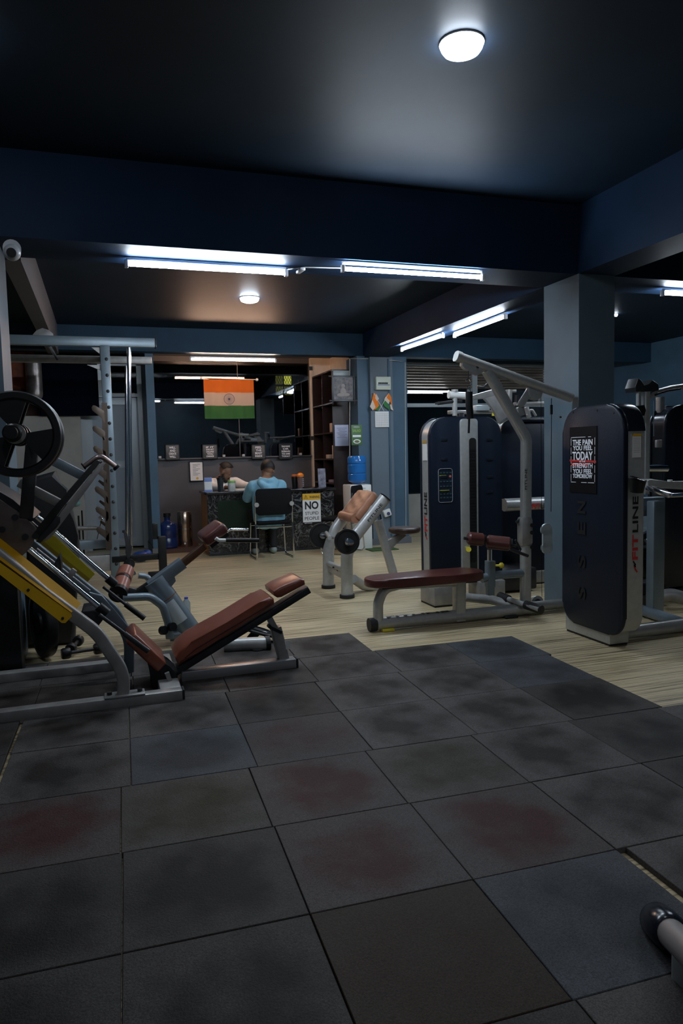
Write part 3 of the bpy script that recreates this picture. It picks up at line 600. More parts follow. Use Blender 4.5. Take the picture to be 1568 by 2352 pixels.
# breaker box, flags, calendar
a, b = W(860, 866, y=9.42), W(894, 896, y=9.42); o = thing('breaker_box', 'cream electrical breaker box on the pilaster', 'electrical box', ((a.x+b.x)/2, 9.42, b.z))
MB().bb(a.x, b.x, 9.36, 9.43, b.z, a.z, .006).build('case', mat('cream_plastic', (.62, .66, .56), .4), o); m_ = MB()
for i in range(9): m_.bb(a.x+.03+i*.016, a.x+.041+i*.016, 9.353, 9.361, b.z+.075, b.z+.10)
m_.build('breaker', blackp, o); MB().bb(a.x+.02, b.x-.02, 9.357, 9.361, b.z+.055, b.z+.075).build('label_strip', mat('grey_strip', (.3, .33, .4), .5), o)
c = W(875, 940, y=9.40)
for s, lab in ((-1, 'small orange, white and green paper flag leaning left above the calendar'), (1, 'small orange, white and green paper flag leaning right above the calendar')):
    o = thing('hand_flag', lab, 'flag', c+V((0, 0, -.1))); st0 = W(875+s*-6, 944, y=9.40); tp = W(875+s*17, 903, y=9.40); y_ = 9.395-(.006 if s > 0 else 0)
    MB().tube([(st0.x, y_, st0.z), (tp.x, y_, tp.z)], .003, seg=8).build('stick', white_p, o)
    P = lambda px, py: (W(px, py, y=y_).x, y_, W(px, py, y=y_).z)
    if s < 0:
        sh_ = [('orange', saffron, [(858, 902), (865, 906), (870, 932), (860, 942), (853, 922)]), ('white', flagwhite, [(864, 905), (870, 916), (865, 921), (861, 914)]), ('white', flagwhite, [(855, 918), (862, 935), (856, 943), (849, 934)])]
    else:
        sh_ = [('orange', saffron, [(893, 903), (898, 912), (901, 933), (895, 921), (885, 911)]), ('white', flagwhite, [(885, 911), (895, 921), (892, 928), (882, 918)]), ('white', flagwhite, [(898, 928), (903, 943), (897, 940), (895, 930)])]
    for nm, mm, pl in sh_: MB().prism([V(P(*q))-V((0, .004 if nm == 'white' else 0, 0)) for q in pl], (0, .002, 0)).build('cloth', mm, o, label='%s cloth' % nm)
    pl = [(866, 921), (873, 935), (868, 944), (860, 940)] if s < 0 else [(882, 918), (892, 928), (896, 942), (884, 934), (879, 926)]
    MB().prism([V(P(*q))+V((0, .004, 0)) for q in pl], (0, .002, 0)).build('cloth', flaggreen, o, label='green cloth')
o, a, b = board(861, 895, 945, 981, 9.41, 'wall_calendar', 'white wall calendar on the pilaster under the crossed flags', 'calendar', paper, t=.012)
m_ = MB()
for i in range(6): m_.bb(a.x+.015, b.x-.015, 9.407, 9.411, a.z-.03-.031*i, a.z-.028-.031*i)
for i in range(8): m_.bb(a.x+.015+i*.0245, a.x+.017+i*.0245, 9.407, 9.411, b.z+.012, a.z-.03)
m_.build('grid_lines', mat('pale_grid', (.45, .43, .45), .6), o)
# ================================================================== WATER COOLER
cxw = W(822, 1200, y=9.2).x; o = thing('water_cooler', 'white water cooler with a blue bottle standing against the pier', 'water cooler', (cxw, 9.2, 0))
zc = W(822, 1113, y=9.1).z
MB().bb(cxw-.15, cxw+.15, 9.05, 9.38, .0, zc, .015).build('cabinet', white_p, o)
MB().bb(cxw-.10, cxw+.10, 9.04, 9.055, zc-.22, zc-.08, .004).build('tap_recess', mat('grey_recess', (.2, .2, .22), .4), o)
for s in (-.04, .04): MB().cyl((cxw+s, 9.05, zc-.11), (cxw+s, 9.01, zc-.12), .012).build('tap', blackp, o)
text('AQUA', .05, .012, (cxw+.04, 9.048, zc-.05), X, Z, blackprint, o)
bt = thing('water_bottle', 'large translucent blue water bottle upside down on the water cooler', 'bottle', (cxw, 9.2, zc))
zb0 = zc; H_ = W(822, 1047, y=9.2).z-zc
MB().lathe([(.04, 0), (.09, .03), (.125, .05), (.128, H_*.35), (.122, H_*.37), (.122, H_*.40), (.128, H_*.42), (.128, H_*.68), (.122, H_*.70), (.122, H_*.73), (.128, H_*.75), (.128, H_*.93), (.11, H_), (0, H_)], (cxw, 9.2, zb0), seg=32).build('bottle_body', bluewater, bt)
MB().bb(W(815, 0, y=9).x, W(880, 0, y=9).x, 8.80, 9.10, .001, .014, .004).build('doormat', turf, cat='mat', label='small green turf mat on the floor before the water cooler')
c = W(889, 1178, y=9.40); o = thing('sanitizer_dispenser', 'small white dispenser fixed low on the pilaster', 'dispenser', c)
MB().box((c.x, 9.41, c.z), (.11, .06, .10), Matrix.Rotation(-.3, 3, 'Y'), .012).build('case', white_p, o); MB().cyl((c.x+.01, 9.38, c.z-.01), (c.x+.01, 9.375, c.z-.01), .025).build('badge', navyp, o)
# ================================================================== BOTTLES ON THE PLINTH, BAG
c = (W(384, 1200, y=10.1).x, 10.1, .06); o = thing('water_bottle', 'dark blue water bottle standing upright on the plinth by the pillar', 'bottle', c)
MB().lathe([(.12, 0), (.135, .02), (.135, .13), (.128, .14), (.128, .16), (.135, .17), (.135, .30), (.12, .335), (.06, .36), (.04, .38), (.04, .44)], c, seg=28).build('bottle_body', bluedark, o); MB().lathe([(.05, .43), (.05, .48), (0, .485)], c).build('cap', blackp, o)
c = (W(424, 1200, y=10.2).x, 10.2, .06); o = thing('steel_water_drum', 'polished steel water drum right of the dark blue bottle', 'drum', c)
MB().lathe([(.095, 0), (.10, .01), (.10, .24), (.095, .245)], c, seg=28).build('lower_vessel', copper, o); MB().lathe([(.098, .25), (.10, .26), (.10, .47), (.09, .485), (0, .49)], c, seg=28).build('upper_vessel', copper, o)
MB().lathe([(.103, .24), (.103, .255)], c, seg=28).build('band', chrome, o); MB().cyl((c[0]-.02, c[1]-.09, c[2]+.05), (c[0]-.02, c[1]-.13, c[2]+.05), .012).build('tap', chrome, o)
a = W(325, 1293, z=0); mb = MB().ball((a.x, a.y+.1, .07), .12, (1, .7, .55)).ball((a.x+.08, a.y+.12, .09), .06, (1, .6, 1)); mb.build('carrier_bag', mat('blue_plastic_bag', (.015, .05, .22), .35, bump=1, bs=12), cat='bag', label='crumpled blue plastic bag on the floor behind the rack')
# ================================================================== CHAIRS
seatm = mat('black_mesh_fabric', (.006, .006, .007), .8, spec=.15)
def make_chair(label, loc, rz):
    o = thing('office_chair', label, 'chair', loc, 'visitor chairs at the desk', rz, local=True); t = .0095
    for s in (-1, 1):
        x = s*.235
        MB().tube([(x, -.235, .80), (x, -.21, .45), (x, -.25, .012), (x, .20, .012), (x*.93, .19, .43)], t, .05).build('side_frame', chrome, o)
    MB().tube([(-.235, -.20, .40), (.235, -.20, .40)], t).tube([(-.22, .19, .40), (.22, .19, .40)], t).build('cross_bar', chrome, o)
    MB().box((0, -.01, .455), (.43, .42, .05), None, .022, 3).build('seat', seatm, o)
    pr = [V((x, -.235-.02*cos(x/.25*pi/2)*-1, z)) for x, z in rrect(.455, .33, .05, 5)]
    m = MB().prism([V((p.x, p.y-.012, p.z+.72)) for p in pr], (0, .03, 0), .008, 2); br_ = m.build('backrest', seatm, o)
    for s in (-1, 1): MB().cyl((s*.222, -.262, .69), (s*.222, -.212, .69), .028).build('armrest_disc', mat('grey_disc', (.35, .34, .32), .5), br_)
    return o
cc = W(623, 1283, z=0); CH = V((W(623, 1270, y=8.98).x, 8.98, 0))
chair = make_chair('black chrome-framed chair the man in the blue hoodie sits on', CH, 0)
c2 = copy_tree(chair); c2.location = (2.92, 8.88, 0); c2.rotation_euler.z = radians(54); c2['label'] = 'empty black chrome-framed chair turned sideways right of the warning sign'
# ================================================================== PEOPLE
def remesh(mb, name, m, parent, vox=.01, smooth=2, label=None):
    tmp = mb.build('tmp', m, raw=True); me0 = tmp.data
    md = tmp.modifiers.new('r', 'REMESH'); md.mode = 'VOXEL'; md.voxel_size = vox; md.use_smooth_shade = True
    sm = tmp.modifiers.new('s', 'SMOOTH'); sm.factor = .5; sm.iterations = smooth
    dg = bpy.context.evaluated_depsgraph_get(); me = bpy.data.meshes.new_from_object(tmp.evaluated_get(dg)); bpy.data.objects.remove(tmp)
    off = WORLD.get(parent.name, V((0, 0, 0))) if parent else V((0, 0, 0))
    me.transform(Matrix.Translation(-off)); me.materials.clear(); me.materials.append(m)
    for p in me.polygons: p.use_smooth = True
    me.name = name; o = link(bpy.data.objects.new(name, me)); o.parent = parent; WORLD[o.name] = off
    return tag(o, label)
def limb(mb, pts, rs, n=8):
    for (p, r), (q, r2) in zip(zip(pts, rs), list(zip(pts, rs))[1:]):
        p, q = V(p), V(q); L = (q-p).length; k = max(2, int(L/(min(r, r2)*.35)))
        mb.cyl(p, q, r, 14, r2)
        mb.ball(p, r, seg=14); mb.ball(q, r2, seg=14)
def hand(mb, wr, d, side, down=(0, 0, -1), sc=1.0):
    """palm + five curled fingers; d: pointing direction, side: towards the thumb"""
    wr, d, side, dn = V(wr), V(d).normalized(), V(side).normalized(), V(down).normalized()
    limb(mb, [wr, wr+d*.045*sc, wr+d*.08*sc+side*.012], [.024*sc, .03*sc, .026*sc]); limb(mb, [wr+d*.03-side*.012, wr+d*.08*sc-side*.018], [.022*sc, .02*sc])
    for k, L in enumerate((.068, .076, .072, .056)):
        b = wr+d*.085*sc+side*(.028-.018*k)*sc
        p1 = b+(d*.9+dn*.25).normalized()*L*.45; p2 = p1+(d*.55+dn*.85).normalized()*L*.32; p3 = p2+(d*.1+dn).normalized()*L*.24
        limb(mb, [b, p1, p2, p3], [.0095, .009, .0082, .0072])
    b = wr+d*.03+side*.028; limb(mb, [b, b+(d*.6+side*.75).normalized()*.034, b+(d*.6+side*.75).normalized()*.034+(d+side*.1+dn*.4).normalized()*.028], [.0125, .0105, .0085])
def head(mb, c, f, up, s=1.0):
    """head with jaw, nose, ears. c centre of skull, f facing"""
    c, f, up = V(c), V(f).normalized(), V(up).normalized(); r = f.cross(up).normalized(); up = r.cross(f)
    def P(a, b, h): return c+f*a*s+r*b*s+up*h*s
    def E(p, rx, ry, rz):
        g = bmesh.ops.create_uvsphere(mb.b, u_segments=20, v_segments=14, radius=1)['verts']
        M = Matrix(((f.x*rx*s, r.x*ry*s, up.x*rz*s, p.x), (f.y*rx*s, r.y*ry*s, up.y*rz*s, p.y), (f.z*rx*s, r.z*ry*s, up.z*rz*s, p.z), (0, 0, 0, 1)))
        bmesh.ops.transform(mb.b, matrix=M, verts=g)
    E(P(-.01, 0, .03), .095, .074, .088); E(P(.03, 0, -.035), .060, .058, .075); E(P(.055, 0, -.085), .030, .034, .026)
    E(P(.088, 0, -.018), .018, .011, .026); E(P(.098, 0, -.032), .014, .014, .010); E(P(.08, 0, .022), .014, .045, .012)
    E(P(.088, 0, -.062), .010, .022, .007)
    for q in (-1, 1): E(P(-.005, q*.075, -.01), .020, .010, .032); E(P(.076, q*.03, .002), .010, .013, .008)
    return P, E
# --- man in the hoodie, seen from behind
hx, hy = CH.x-.02, CH.y
o = thing('person', 'short-haired person in a light blue hoodie sitting on a chair, back turned', 'person', (hx, hy, 0))
HC = W(615, 1081, y=9.12)
b = MB(); limb(b, [(hx, hy-.02, .53), (hx, hy+.0, .75), (hx, hy+.05, .93)], [.135, .125, .11]); limb(b, [(hx, hy+.05, .93), (hx-.005, 9.09, HC.z-.10), HC], [.06, .056, .06])
P, E = head(b, HC, (0.05, 1, -.35), (0, .35, 1), .98)
ha = {}
for s in (-1, 1):
    sh_ = V((hx+s*.175, hy+.05, .92)); el = V((hx+s*.225, hy+.20, .76)); wr = V((hx+s*.16, YD+.05, .865)); ha[s] = (sh_, el, wr)
    limb(b, [(hx+s*.05, hy+.04, .93), sh_, el, wr], [.07, .055, .042, .028]); hand(b, wr, (-s*.35, 1, -.05), (-s, .2, 0))
    limb(b, [(hx+s*.09, hy, .54), (hx+s*.13, hy+.40, .52), (hx+s*.12, hy+.30, .10), (hx+s*.12, hy+.42, .05)], [.08, .06, .04, .035])
remesh(b, 'body', skin, o, .008)
b = MB(); limb(b, [(hx-.06, hy-.03, .50), (hx-.06, hy-.01, .70), (hx-.05, hy+.04, .86)], [.145, .15, .14]); limb(b, [(hx+.06, hy-.03, .50), (hx+.06, hy-.01, .70), (hx+.05, hy+.04, .86)], [.145, .15, .14])
for s in (-1, 1):
    limb(b, [(hx+s*.07, hy-.01, .60), (hx+s*.085, hy+.03, .86)], [.11, .11]); sh_, el, wr = ha[s]
    limb(b, [(hx+s*.10, hy+.05, .90), sh_+V((0, 0, -.02)), el, wr-V((0, .03, 0))], [.10, .086, .070, .048])
remesh(b, 'hoodie', hoodie_m, o, .011, 5)
b = MB(); limb(b, [(hx-.085, hy+.02, 1.00), (hx-.10, hy-.04, .955), (hx-.055, hy-.085, .895), (hx, hy-.10, .87), (hx+.055, hy-.085, .895), (hx+.10, hy-.04, .955), (hx+.085, hy+.02, 1.00)], [.028, .045, .055, .058, .055, .045, .028])
limb(b, [(hx-.07, hy-.03, .985), (hx, hy-.06, .965), (hx+.07, hy-.03, .985)], [.035, .04, .035])
remesh(b, 'hood', hoodie_m, o, .009, 4)
b = MB()
for s in (-1, 1): limb(b, [(hx+s*.08, hy-.03, .53), (hx+s*.13, hy+.40, .53), (hx+s*.12, hy+.30, .12)], [.10, .075, .052])
remesh(b, 'trousers', trouser, o, .012)
for s in (-1, 1):
    b = MB(); limb(b, [(hx+s*.12, hy+.29, .05), (hx+s*.12, hy+.36, .045), (hx+s*.12, hy+.47, .035)], [.045, .045, .035]); remesh(b, 'shoe', shoe_m, o, .008)
b = MB(); P, E = head(MB(), HC, (0.05, 1, -.35), (0, .35, 1), .98)
def hairshell(c, f, up, s, cut, lab=None, grow=1.06):
    mb = MB(); c, f, up = V(c), V(f).normalized(), V(up).normalized(); r = f.cross(up).normalized(); up = r.cross(f)
    g = bmesh.ops.create_uvsphere(mb.b, u_segments=28, v_segments=20, radius=1)['verts']
    p = c+f*(-.01)*s+up*.034*s
    for v in list(mb.b.verts):
        if v.co.z < cut+(.32 if v.co.x > .25 else 0)+.25*max(0, v.co.x): mb.b.verts.remove(v)
    M = Matrix(((f.x*.098*grow*s, r.x*.077*grow*s, up.x*.094*grow*s, p.x), (f.y*.098*grow*s, r.y*.077*grow*s, up.y*.094*grow*s, p.y), (f.z*.098*grow*s, r.z*.077*grow*s, up.z*.094*grow*s, p.z), (0, 0, 0, 1)))
    bmesh.ops.transform(mb.b, matrix=M, verts=mb.b.verts); bmesh.ops.solidify(mb.b, geom=mb.b.faces[:], thickness=.010); return mb
hairshell(HC, (0.05, 1, -.35), (0, .35, 1), .98, -.22, grow=1.09).build('hair', hairm, o, smooth=80)
hairshell(HC, (0.05, 1, -.35), (0, .35, 1), .98, -.42, grow=1.03).build('faded_hair', mat('faded_hair', (.035, .022, .017), .7), o, smooth=80)
# --- man behind the desk, leaning over it
H2 = W(517, 1084, y=10.12); f2_ = V((.75, -.45, -.55)); u2 = V((.3, -.15, 1))
o = thing('person', 'bearded person in a white top sitting behind the desk and looking down', 'person', (H2.x, 10.3, 0))
b = MB(); bx_, by_ = H2.x-.02, 10.34
limb(b, [(bx_, by_, .50), (bx_, by_-.03, .75), (bx_, by_-.10, .93)], [.14, .13, .12]); limb(b, [(bx_, by_-.10, .94), (H2.x-.02, 10.18, H2.z-.09), H2], [.06, .055, .06])
P, E = head(b, H2, f2_, u2, .98); arm = {}
for s in (-1, 1):
    sh_ = V((bx_+s*.18, by_-.10, .92)); el = V((bx_+s*.24+.02, by_-.32, .88)); wr = V((bx_+(.34 if s > 0 else -.02), YD+.38, .875)); arm[s] = (sh_, el, wr)
    limb(b, [(bx_+s*.05, by_-.09, .93), sh_, el, wr], [.07, .055, .042, .028]); hand(b, wr, (.5, -.85, -.05), (-s*.8, -.4, 0))
    limb(b, [(bx_+s*.09, by_, .50), (bx_+s*.12, by_-.32, .50), (bx_+s*.12, by_-.28, .08), (bx_+s*.12, by_-.38, .05)], [.08, .06, .04, .035])
remesh(b, 'body', skin, o, .008)
b = MB(); limb(b, [(bx_, by_+.01, .48), (bx_, by_-.02, .70), (bx_, by_-.09, .88)], [.16, .16, .14])
for s in (-1, 1):
    sh_, el, wr = arm[s]; limb(b, [(bx_+s*.08, by_-.09, .90), sh_, el, el.lerp(wr, .8)], [.10, .082, .064, .046])
remesh(b, 'shirt', shirt_m, o, .011, 3)
b = MB()
for s in (-1, 1): limb(b, [(bx_+s*.08, by_+.02, .50), (bx_+s*.12, by_-.32, .50), (bx_+s*.12, by_-.28, .12)], [.10, .075, .052])
remesh(b, 'trousers', trouser, o, .012)
for s in (-1, 1):
    b = MB(); limb(b, [(bx_+s*.12, by_-.27, .045), (bx_+s*.12, by_-.42, .035)], [.043, .034]); remesh(b, 'shoe', shoe_m, o, .008)
hairshell(H2, f2_, u2, .98, .12, grow=1.10).build('hair', hairm, o, smooth=80)
b = MB(); P, E = head(MB(), H2, f2_, u2, .98)
fN, uN = f2_.normalized(), u2.normalized(); rN = fN.cross(uN).normalized(); uN = rN.cross(fN)
Q = lambda a_, b_, h_: H2+fN*a_+rN*b_+uN*h_
bm_ = MB(); limb(bm_, [Q(.005, .062, -.02), Q(.03, .056, -.07), Q(.065, .03, -.105), Q(.078, 0, -.112), Q(.065, -.03, -.105), Q(.03, -.056, -.07), Q(.005, -.062, -.02)], [.010, .018, .022, .022, .022, .018, .010]); limb(bm_, [Q(.09, .02, -.052), Q(.097, 0, -.048), Q(.09, -.02, -.052)], [.007, .008, .007])
remesh(bm_, 'beard', beard, o, .006)
st_ = thing('office_stool', 'dark stool the bearded person behind the desk sits on', 'stool', (bx_, by_, 0))
MB().lathe([(.17, .38), (.18, .40), (.17, .43), (0, .43)], (bx_, by_+.02, 0)).build('seat', seatm, st_); MB().cyl((bx_, by_+.02, .05), (bx_, by_+.02, .38), .03).build('post', chrome, st_); MB().lathe([(.2, 0), (.2, .03), (.03, .06)], (bx_, by_+.02, 0)).build('base', blackp, st_)
# ================================================================== MACHINES
def PL(pts, y): return [W(a, b, y=y) for a, b in pts]
def slab(pts, y0, y1, bev=0, seg=3): return MB().prism(PL(pts, y0), (0, y1-y0, 0), bev, seg)
def bolts(mb, pts, y, r=.009, n=(0, -1, 0)):
    for p in pts:
        c = W(*p, y=y); mb.cyl(c+V((0, .004, 0)), c-V((0, .008, 0)), r, 10)
    return mb
# ---------------------------------------------------------------- weight stack towers
def tower(o, org, u, n, w, h, z0, rt, rb, t=.125, capz=None, cover=housing, rear=True, body=None):
    """housing of a weight stack: front cover plate, silver body, glossy cap. org: centre of the front on the floor, u: width, n: depth"""
    org, u, n = V(org), V(u), V(n)
    def outline(w, z0, z1, rt, rb):
        L = []
        for cx, cz, r, a0 in ((w/2-rt, z1-rt, rt, 0), (-w/2+rt, z1-rt, rt, 90), (-w/2+rb, z0+rb, rb, 180), (w/2-rb, z0+rb, rb, 270)):
            for k in range(9): a = radians(a0+90*k/8); L.append((cx+r*cos(a), cz+r*sin(a)))
        return L
    A = lambda L, d: [org+u*a+n*d+V((0, 0, z)) for a, z in L]
    fc = MB().prism(A(outline(w, z0, h, rt, rb), 0), n*.034, .012).build('front_cover', cover, o)
    MB().prism(A(outline(w-.012, z0+.01, h-.012, rt, rb), .034), n*t).build('silver_body' if body is None else 'side_wall', body or silver, o)
    if rear: MB().prism(A(outline(w, z0, h, rt, rb), .034+t), n*.03, .012).build('rear_cover', cover, o)
    if capz:
        L = outline(w+.002, capz, h+.002, rt, .001); MB().prism(A(L, .030), n*(t+.008), .006).build('top_cap', gloss_h, o)
    return fc
def fitline(c, hgt, wid, parent, red=redp, blk=blackprint, u=(0, 0, 1), v=(-1, 0, 0), logo=True):
    """vertical or horizontal maker's lettering: zigzag mark, FIT in red, LINE in black, centred on c"""
    c, u, v = V(c), V(u), V(v); L = hgt
    n = u.cross(v)
    if logo:
        for s, m_ in ((0, red), (1, blk)):
            b = c-u*L*(.5-.0-s*.065); z = MB(); q = [b+v*(-wid*.4+s*wid*.3), b+u*L*.035+v*wid*(-.1+s*.25), b+u*L*.03+v*wid*(-.1), b+u*L*.085+v*wid*(.15+s*.2)]
            for p_, q_ in zip(q, q[1:]): z.bar(p_+n*.001, q_+n*.001, wid*.22, .0015, up=n, bev=0)
            z.build('zigzag_mark', m_, parent)
    text('FIT', L*.33, wid, c-u*L*.17, u, v, red, parent, 'red_lettering', bold=.03)
    text('LINE', L*.47, wid, c+u*L*.26, u, v, blk, parent, 'black_lettering', bold=.02)
xc = 3.045; F1 = 3.665; F0 = 4.285
o = thing('weight_stack_tower', 'large navy black weight stack tower with a motivational poster, front right', 'weight machine', (3.12, 3.98, 0))
ztop = W(1370, 930, x=xc).z
fc = tower(o, (xc, (F0+F1)/2, 0), (0, 1, 0), (1, 0, 0), F0-F1, ztop, W(1300, 1425, x=xc).z, .17, .13, t=.125, capz=W(1450, 990, y=F1).z, rear=False)
MB().bb(3.06, 3.21, 3.80, 4.27, .014, .19, .006).build('foot', silver, o); MB().bb(3.065, 3.205, 3.81, 4.26, 0.0005, .016).build('rubber_pad', rubber, o)
for p in ((1286, 958), (1315, 947), (1370, 942), (1408, 948)):
    c = W(*p, x=xc-.001); MB().cyl(c+V((.006, 0, 0)), c+V((-.0015, 0, 0)), .008, 12).build('screw_cap', blackprint, fc)
# poster
c0, c1 = W(1309, 980, x=xc), W(1371, 985, x=xc); zt_, zb_ = W(1340, 980, x=xc).z, W(1340, 1132, x=xc).z; yc_ = (c0.y+c1.y)/2; pw = abs(c1.y-c0.y)
MB().box((xc-.0025, yc_, (zt_+zb_)/2), (.003, pw, zt_-zb_)).build('poster', mat('black_poster', (.005, .004, .005), .6, spec=.15), o); pst = o.children[-1]
Un, Zu = (0, -1, 0), (0, 0, 1); z_of = lambda py: W(1338, py, x=xc).z
for s, py, h_, w_, m_ in (('THE PAIN', 1016, 13, .82, whiteprint), ('YOU FEEL', 1029, 11, .80, whiteprint), ('TODAY', 1047, 20, .84, whiteprint), ('IS THE', 1060, 4, .24, whiteprint), ('STRENGTH', 1069.5, 11.5, .82, whiteprint), ('YOU FEEL', 1082.5, 10.5, .80, whiteprint), ('TOMORROW', 1093.5, 10, .80, whiteprint)):
    text(s, pw*w_*.90, abs(z_of(py-h_/2)-z_of(py+h_/2)), (xc-.0065, yc_, z_of(py)), Un, Zu, m_, pst, 'poster_lettering', bold=.028)
rb_ = MB(); rb_.box((xc-.005, yc_-.0, z_of(1059)), (.001, pw*.98, .014), Matrix.Rotation(.03, 3, 'X')); rb_.box((xc-.005, yc_+pw*.12, z_of(1067)), (.001, pw*.62, .022), Matrix.Rotation(.02, 3, 'X')); rb_.build('red_brush_stroke', mat('red_brush', (.62, .03, .03), .5), pst)
zt2, zb2 = z_of(1004), z_of(1108)
for y0_, y1_, z in ((-.44, .1, zt2), (.2, .3, zt2), (-.44, -.25, zb2), (-.05, .15, zb2), (.2, .42, zb2)): MB().box((xc-.005, yc_-pw*(y0_+y1_)/2, z), (.001, pw*abs(y1_-y0_), .0035)).build('border_dash', whiteprint, pst)
for sy in (-.44, .44):
    for k in range(5): zz = zt2+(zb2-zt2)*(k+.5)/5; MB().box((xc-.005, yc_-pw*sy, zz), (.001, .0035, (zt2-zb2)*.16)).build('border_dash', whiteprint, pst)
for k, (s, py) in enumerate((('F', 990), ('N', 1165), ('E', 1213), ('S', 1290), ('S', 1362))):
    if k == 0: continue
    c = W(1336, py, x=xc); text(s, .085, .085, (xc-.004, c.y, c.z), (0, 0, 1), (0, 1, 0), blackprint, fc, 'raised_letter', bold=.03)
ax, bx = W(1436, 1100, y=F1-.001).x, W(1467, 1100, y=F1-.001).x; cxm = (xc+.034+xc+.034+.125)/2
fitline((cxm, F1+.004, W(1450, 1228, y=F1).z), abs(W(1450, 1140, y=F1).z-W(1450, 1316, y=F1).z), .042, o)
za, zb_ = W(1450, 996, y=F1).z, W(1450, 1051, y=F1).z
MB().box((cxm+.004, F1+.003, (za+zb_)/2), (.062, .004, za-zb_)).build('sticker', paper, o); stk = o.children[-1]; MB().box((cxm+.004, F1+.0015, za-.008), (.062, .005, .016)).build('sticker_header', amber, stk)
sl = MB()
for k in range(9): sl.box((cxm+.004, F1+.0012, za-.03-k*.0105), (.052, .001, .002))
sl.build('sticker_lines', mat('grey_lines', (.3, .3, .3), .6), stk)
c = W(1462, 1112, y=F1-.06); cup = MB(); cup.sweep([c+V((0, 0, -.05)), c+V((.0, -.01, .03))], lambda t: [(.05*(.8+.25*t)*cos(2*pi*k/20), .045*(.8+.25*t)*sin(2*pi*k/20)) for k in range(20)]).build('cup_holder', blackp, o)
MB().lathe([(.048, 0), (.052, .004), (.046, .006), (.040, 0)], c+V((0, -.011, .031)), (.25, -.25, 1)).build('holder_rim', gloss_h, o)
# base tube to the right
c = W(1440, 1452, z=.055); d_ = W(1568, 1434, z=.055)
MB().tube([(3.14, c.y, .055), (d_.x+.5, d_.y, .055)], .045, seg=18).build('base_tube', silver, o)

# ---------------------------------------------------------------- lat pulldown / low row station
YL = 4.80
o = thing('lat_pulldown_station', 'silver lat pulldown and low row station with a long maroon bench, centre right', 'weight machine', (3.1, YL, 0))
P = lambda a, b, y=YL: W(a, b, y=y)
bt = MB(); L = P(850, 1444); 
MB().tube([(L.x, YL, .052), (P(1232, 1400).x, YL, .052)], .045, seg=20).build('base_tube', silver, o)
MB().tube([(P(1232, 1400).x, YL, .052), (3.02, YL+.04, .052), (3.45, YL+.05, .05)], .04, seg=18).build('base_extension', silver, o)
MB().cyl((L.x-.01, YL, .052), (L.x+.045, YL, .052), .049, 20).build('end_cap', rubber, o)
fp = P(885, 1452); MB().bb(fp.x-.04, fp.x+.05, YL-.06, YL+.06, .001, .02, .004).build('levelling_foot', yknob, o, label='yellow foot marker')
MB().bb(P(1165, 1425).x-.05, P(1165, 1425).x+.06, YL-.06, YL+.06, .001, .02, .004).build('levelling_foot', rubber, o)
c = P(965, 1428); text('FITLINE', .50, .034, (c.x-.02, YL-.012, .0985), (1, 0, 0), (0, 1, 0), blackprint, o, 'black_lettering', bold=.02)
MB().rect([P(868, 1440), P(868, 1385), P(880, 1352), P(915, 1343), P(1060, 1335)], .075, .07, .10, rad=.03).build('front_leg', silver, o)
MB().rect([P(1054, 1425), P(1054, 1336)], .075, .085, 0, rad=.015).build('rear_leg', silver, o)
pz = P(970, 1322).z
A, B = P(838, 1322), P(1104, 1310); top = []
lx = B.x-A.x
for k in range(13): a = pi/2+pi*k/12; top.append((A.x+.13+.13*cos(a), YL+.13*sin(a)*1.0))
for x_, w_ in ((.35, .135), (.6, .155), (.85, .155)): top.append((A.x+lx*x_, YL-w_))
for k in range(9): a = -pi/2+pi*k/8; top.append((B.x-.10+.10*cos(a), YL+.13*sin(a)))
for x_, w_ in ((.85, .155), (.6, .155), (.35, .135)): top.append((A.x+lx*x_, YL+w_))
zz = P(900, 1343).z
MB().prism([(x_, y_, zz) for x_, y_ in top], (0, 0, .062), .014).build('bench_pad', maroon, o)
MB().bb(A.x+.1, B.x-.1, YL-.08, YL+.08, zz-.014, zz-.001).build('pad_board', blackp, o)
# tower post and boom
pb = [P(1118, 850), P(1208, 1008), P(1206, 1392)]
MB().rect([pb[0], pb[1], pb[2]], .07, .075, .10, rad=.02).build('post', silver, o)
bl, br = P(1056, 821), P(1311, 914)
MB().rect([bl, br], .075, .068, 0, rad=.026).build('boom', silver, o)
MB().rect([bl+(bl-br).normalized()*.035, bl], .082, .078, 0, rad=.03).build('boom_end_cap', silver, o, label='silver end cap')
pl = slab([(1062, 824), (1110, 846), (1106, 857), (1097, 862), (1088, 858), (1080, 852), (1068, 848), (1061, 840)], YL-.02, YL+.02, .004); pl.build('pulley_guard', silver, o)
c = P(1092, 843); MB().cyl((c.x, YL-.028, c.z), (c.x, YL+.028, c.z), .012).build('pulley_bolt', chrome, o)
pl = slab([(1214, 890), (1246, 902), (1243, 914), (1232, 920), (1220, 916), (1214, 905)], YL-.02, YL+.02, .004); pl.build('pulley_guard', silver, o)
MB().bar(P(1217, 895), P(1192, 935), .05, .03, up=(0, 1, 0)).bar(P(1192, 935), P(1197, 955), .05, .03, up=(0, 1, 0)).build('brace', silver, o)
MB().tube([P(1075, 848), P(1075, 872)], .003, seg=6).tube([P(1266, 915), P(1265, 1175)], .003, seg=6).tube([P(1242, 915), P(1244, 1370)], .002, seg=6).build('cable', blackp, o)
MB().tube([P(1266, 930), P(1266, 952)], .010).build('cable_stop', blackp, o)
hk = MB(); hk.tube([P(1070, 875), P(1076, 869), P(1081, 877), P(1080, 886), P(1074, 888)], .005, .01, seg=8).tube([P(1072, 890), P(1077, 887), P(1081, 905), P(1070, 906)], .004, .005, seg=8); hk.build('snap_hook', chrome, o)
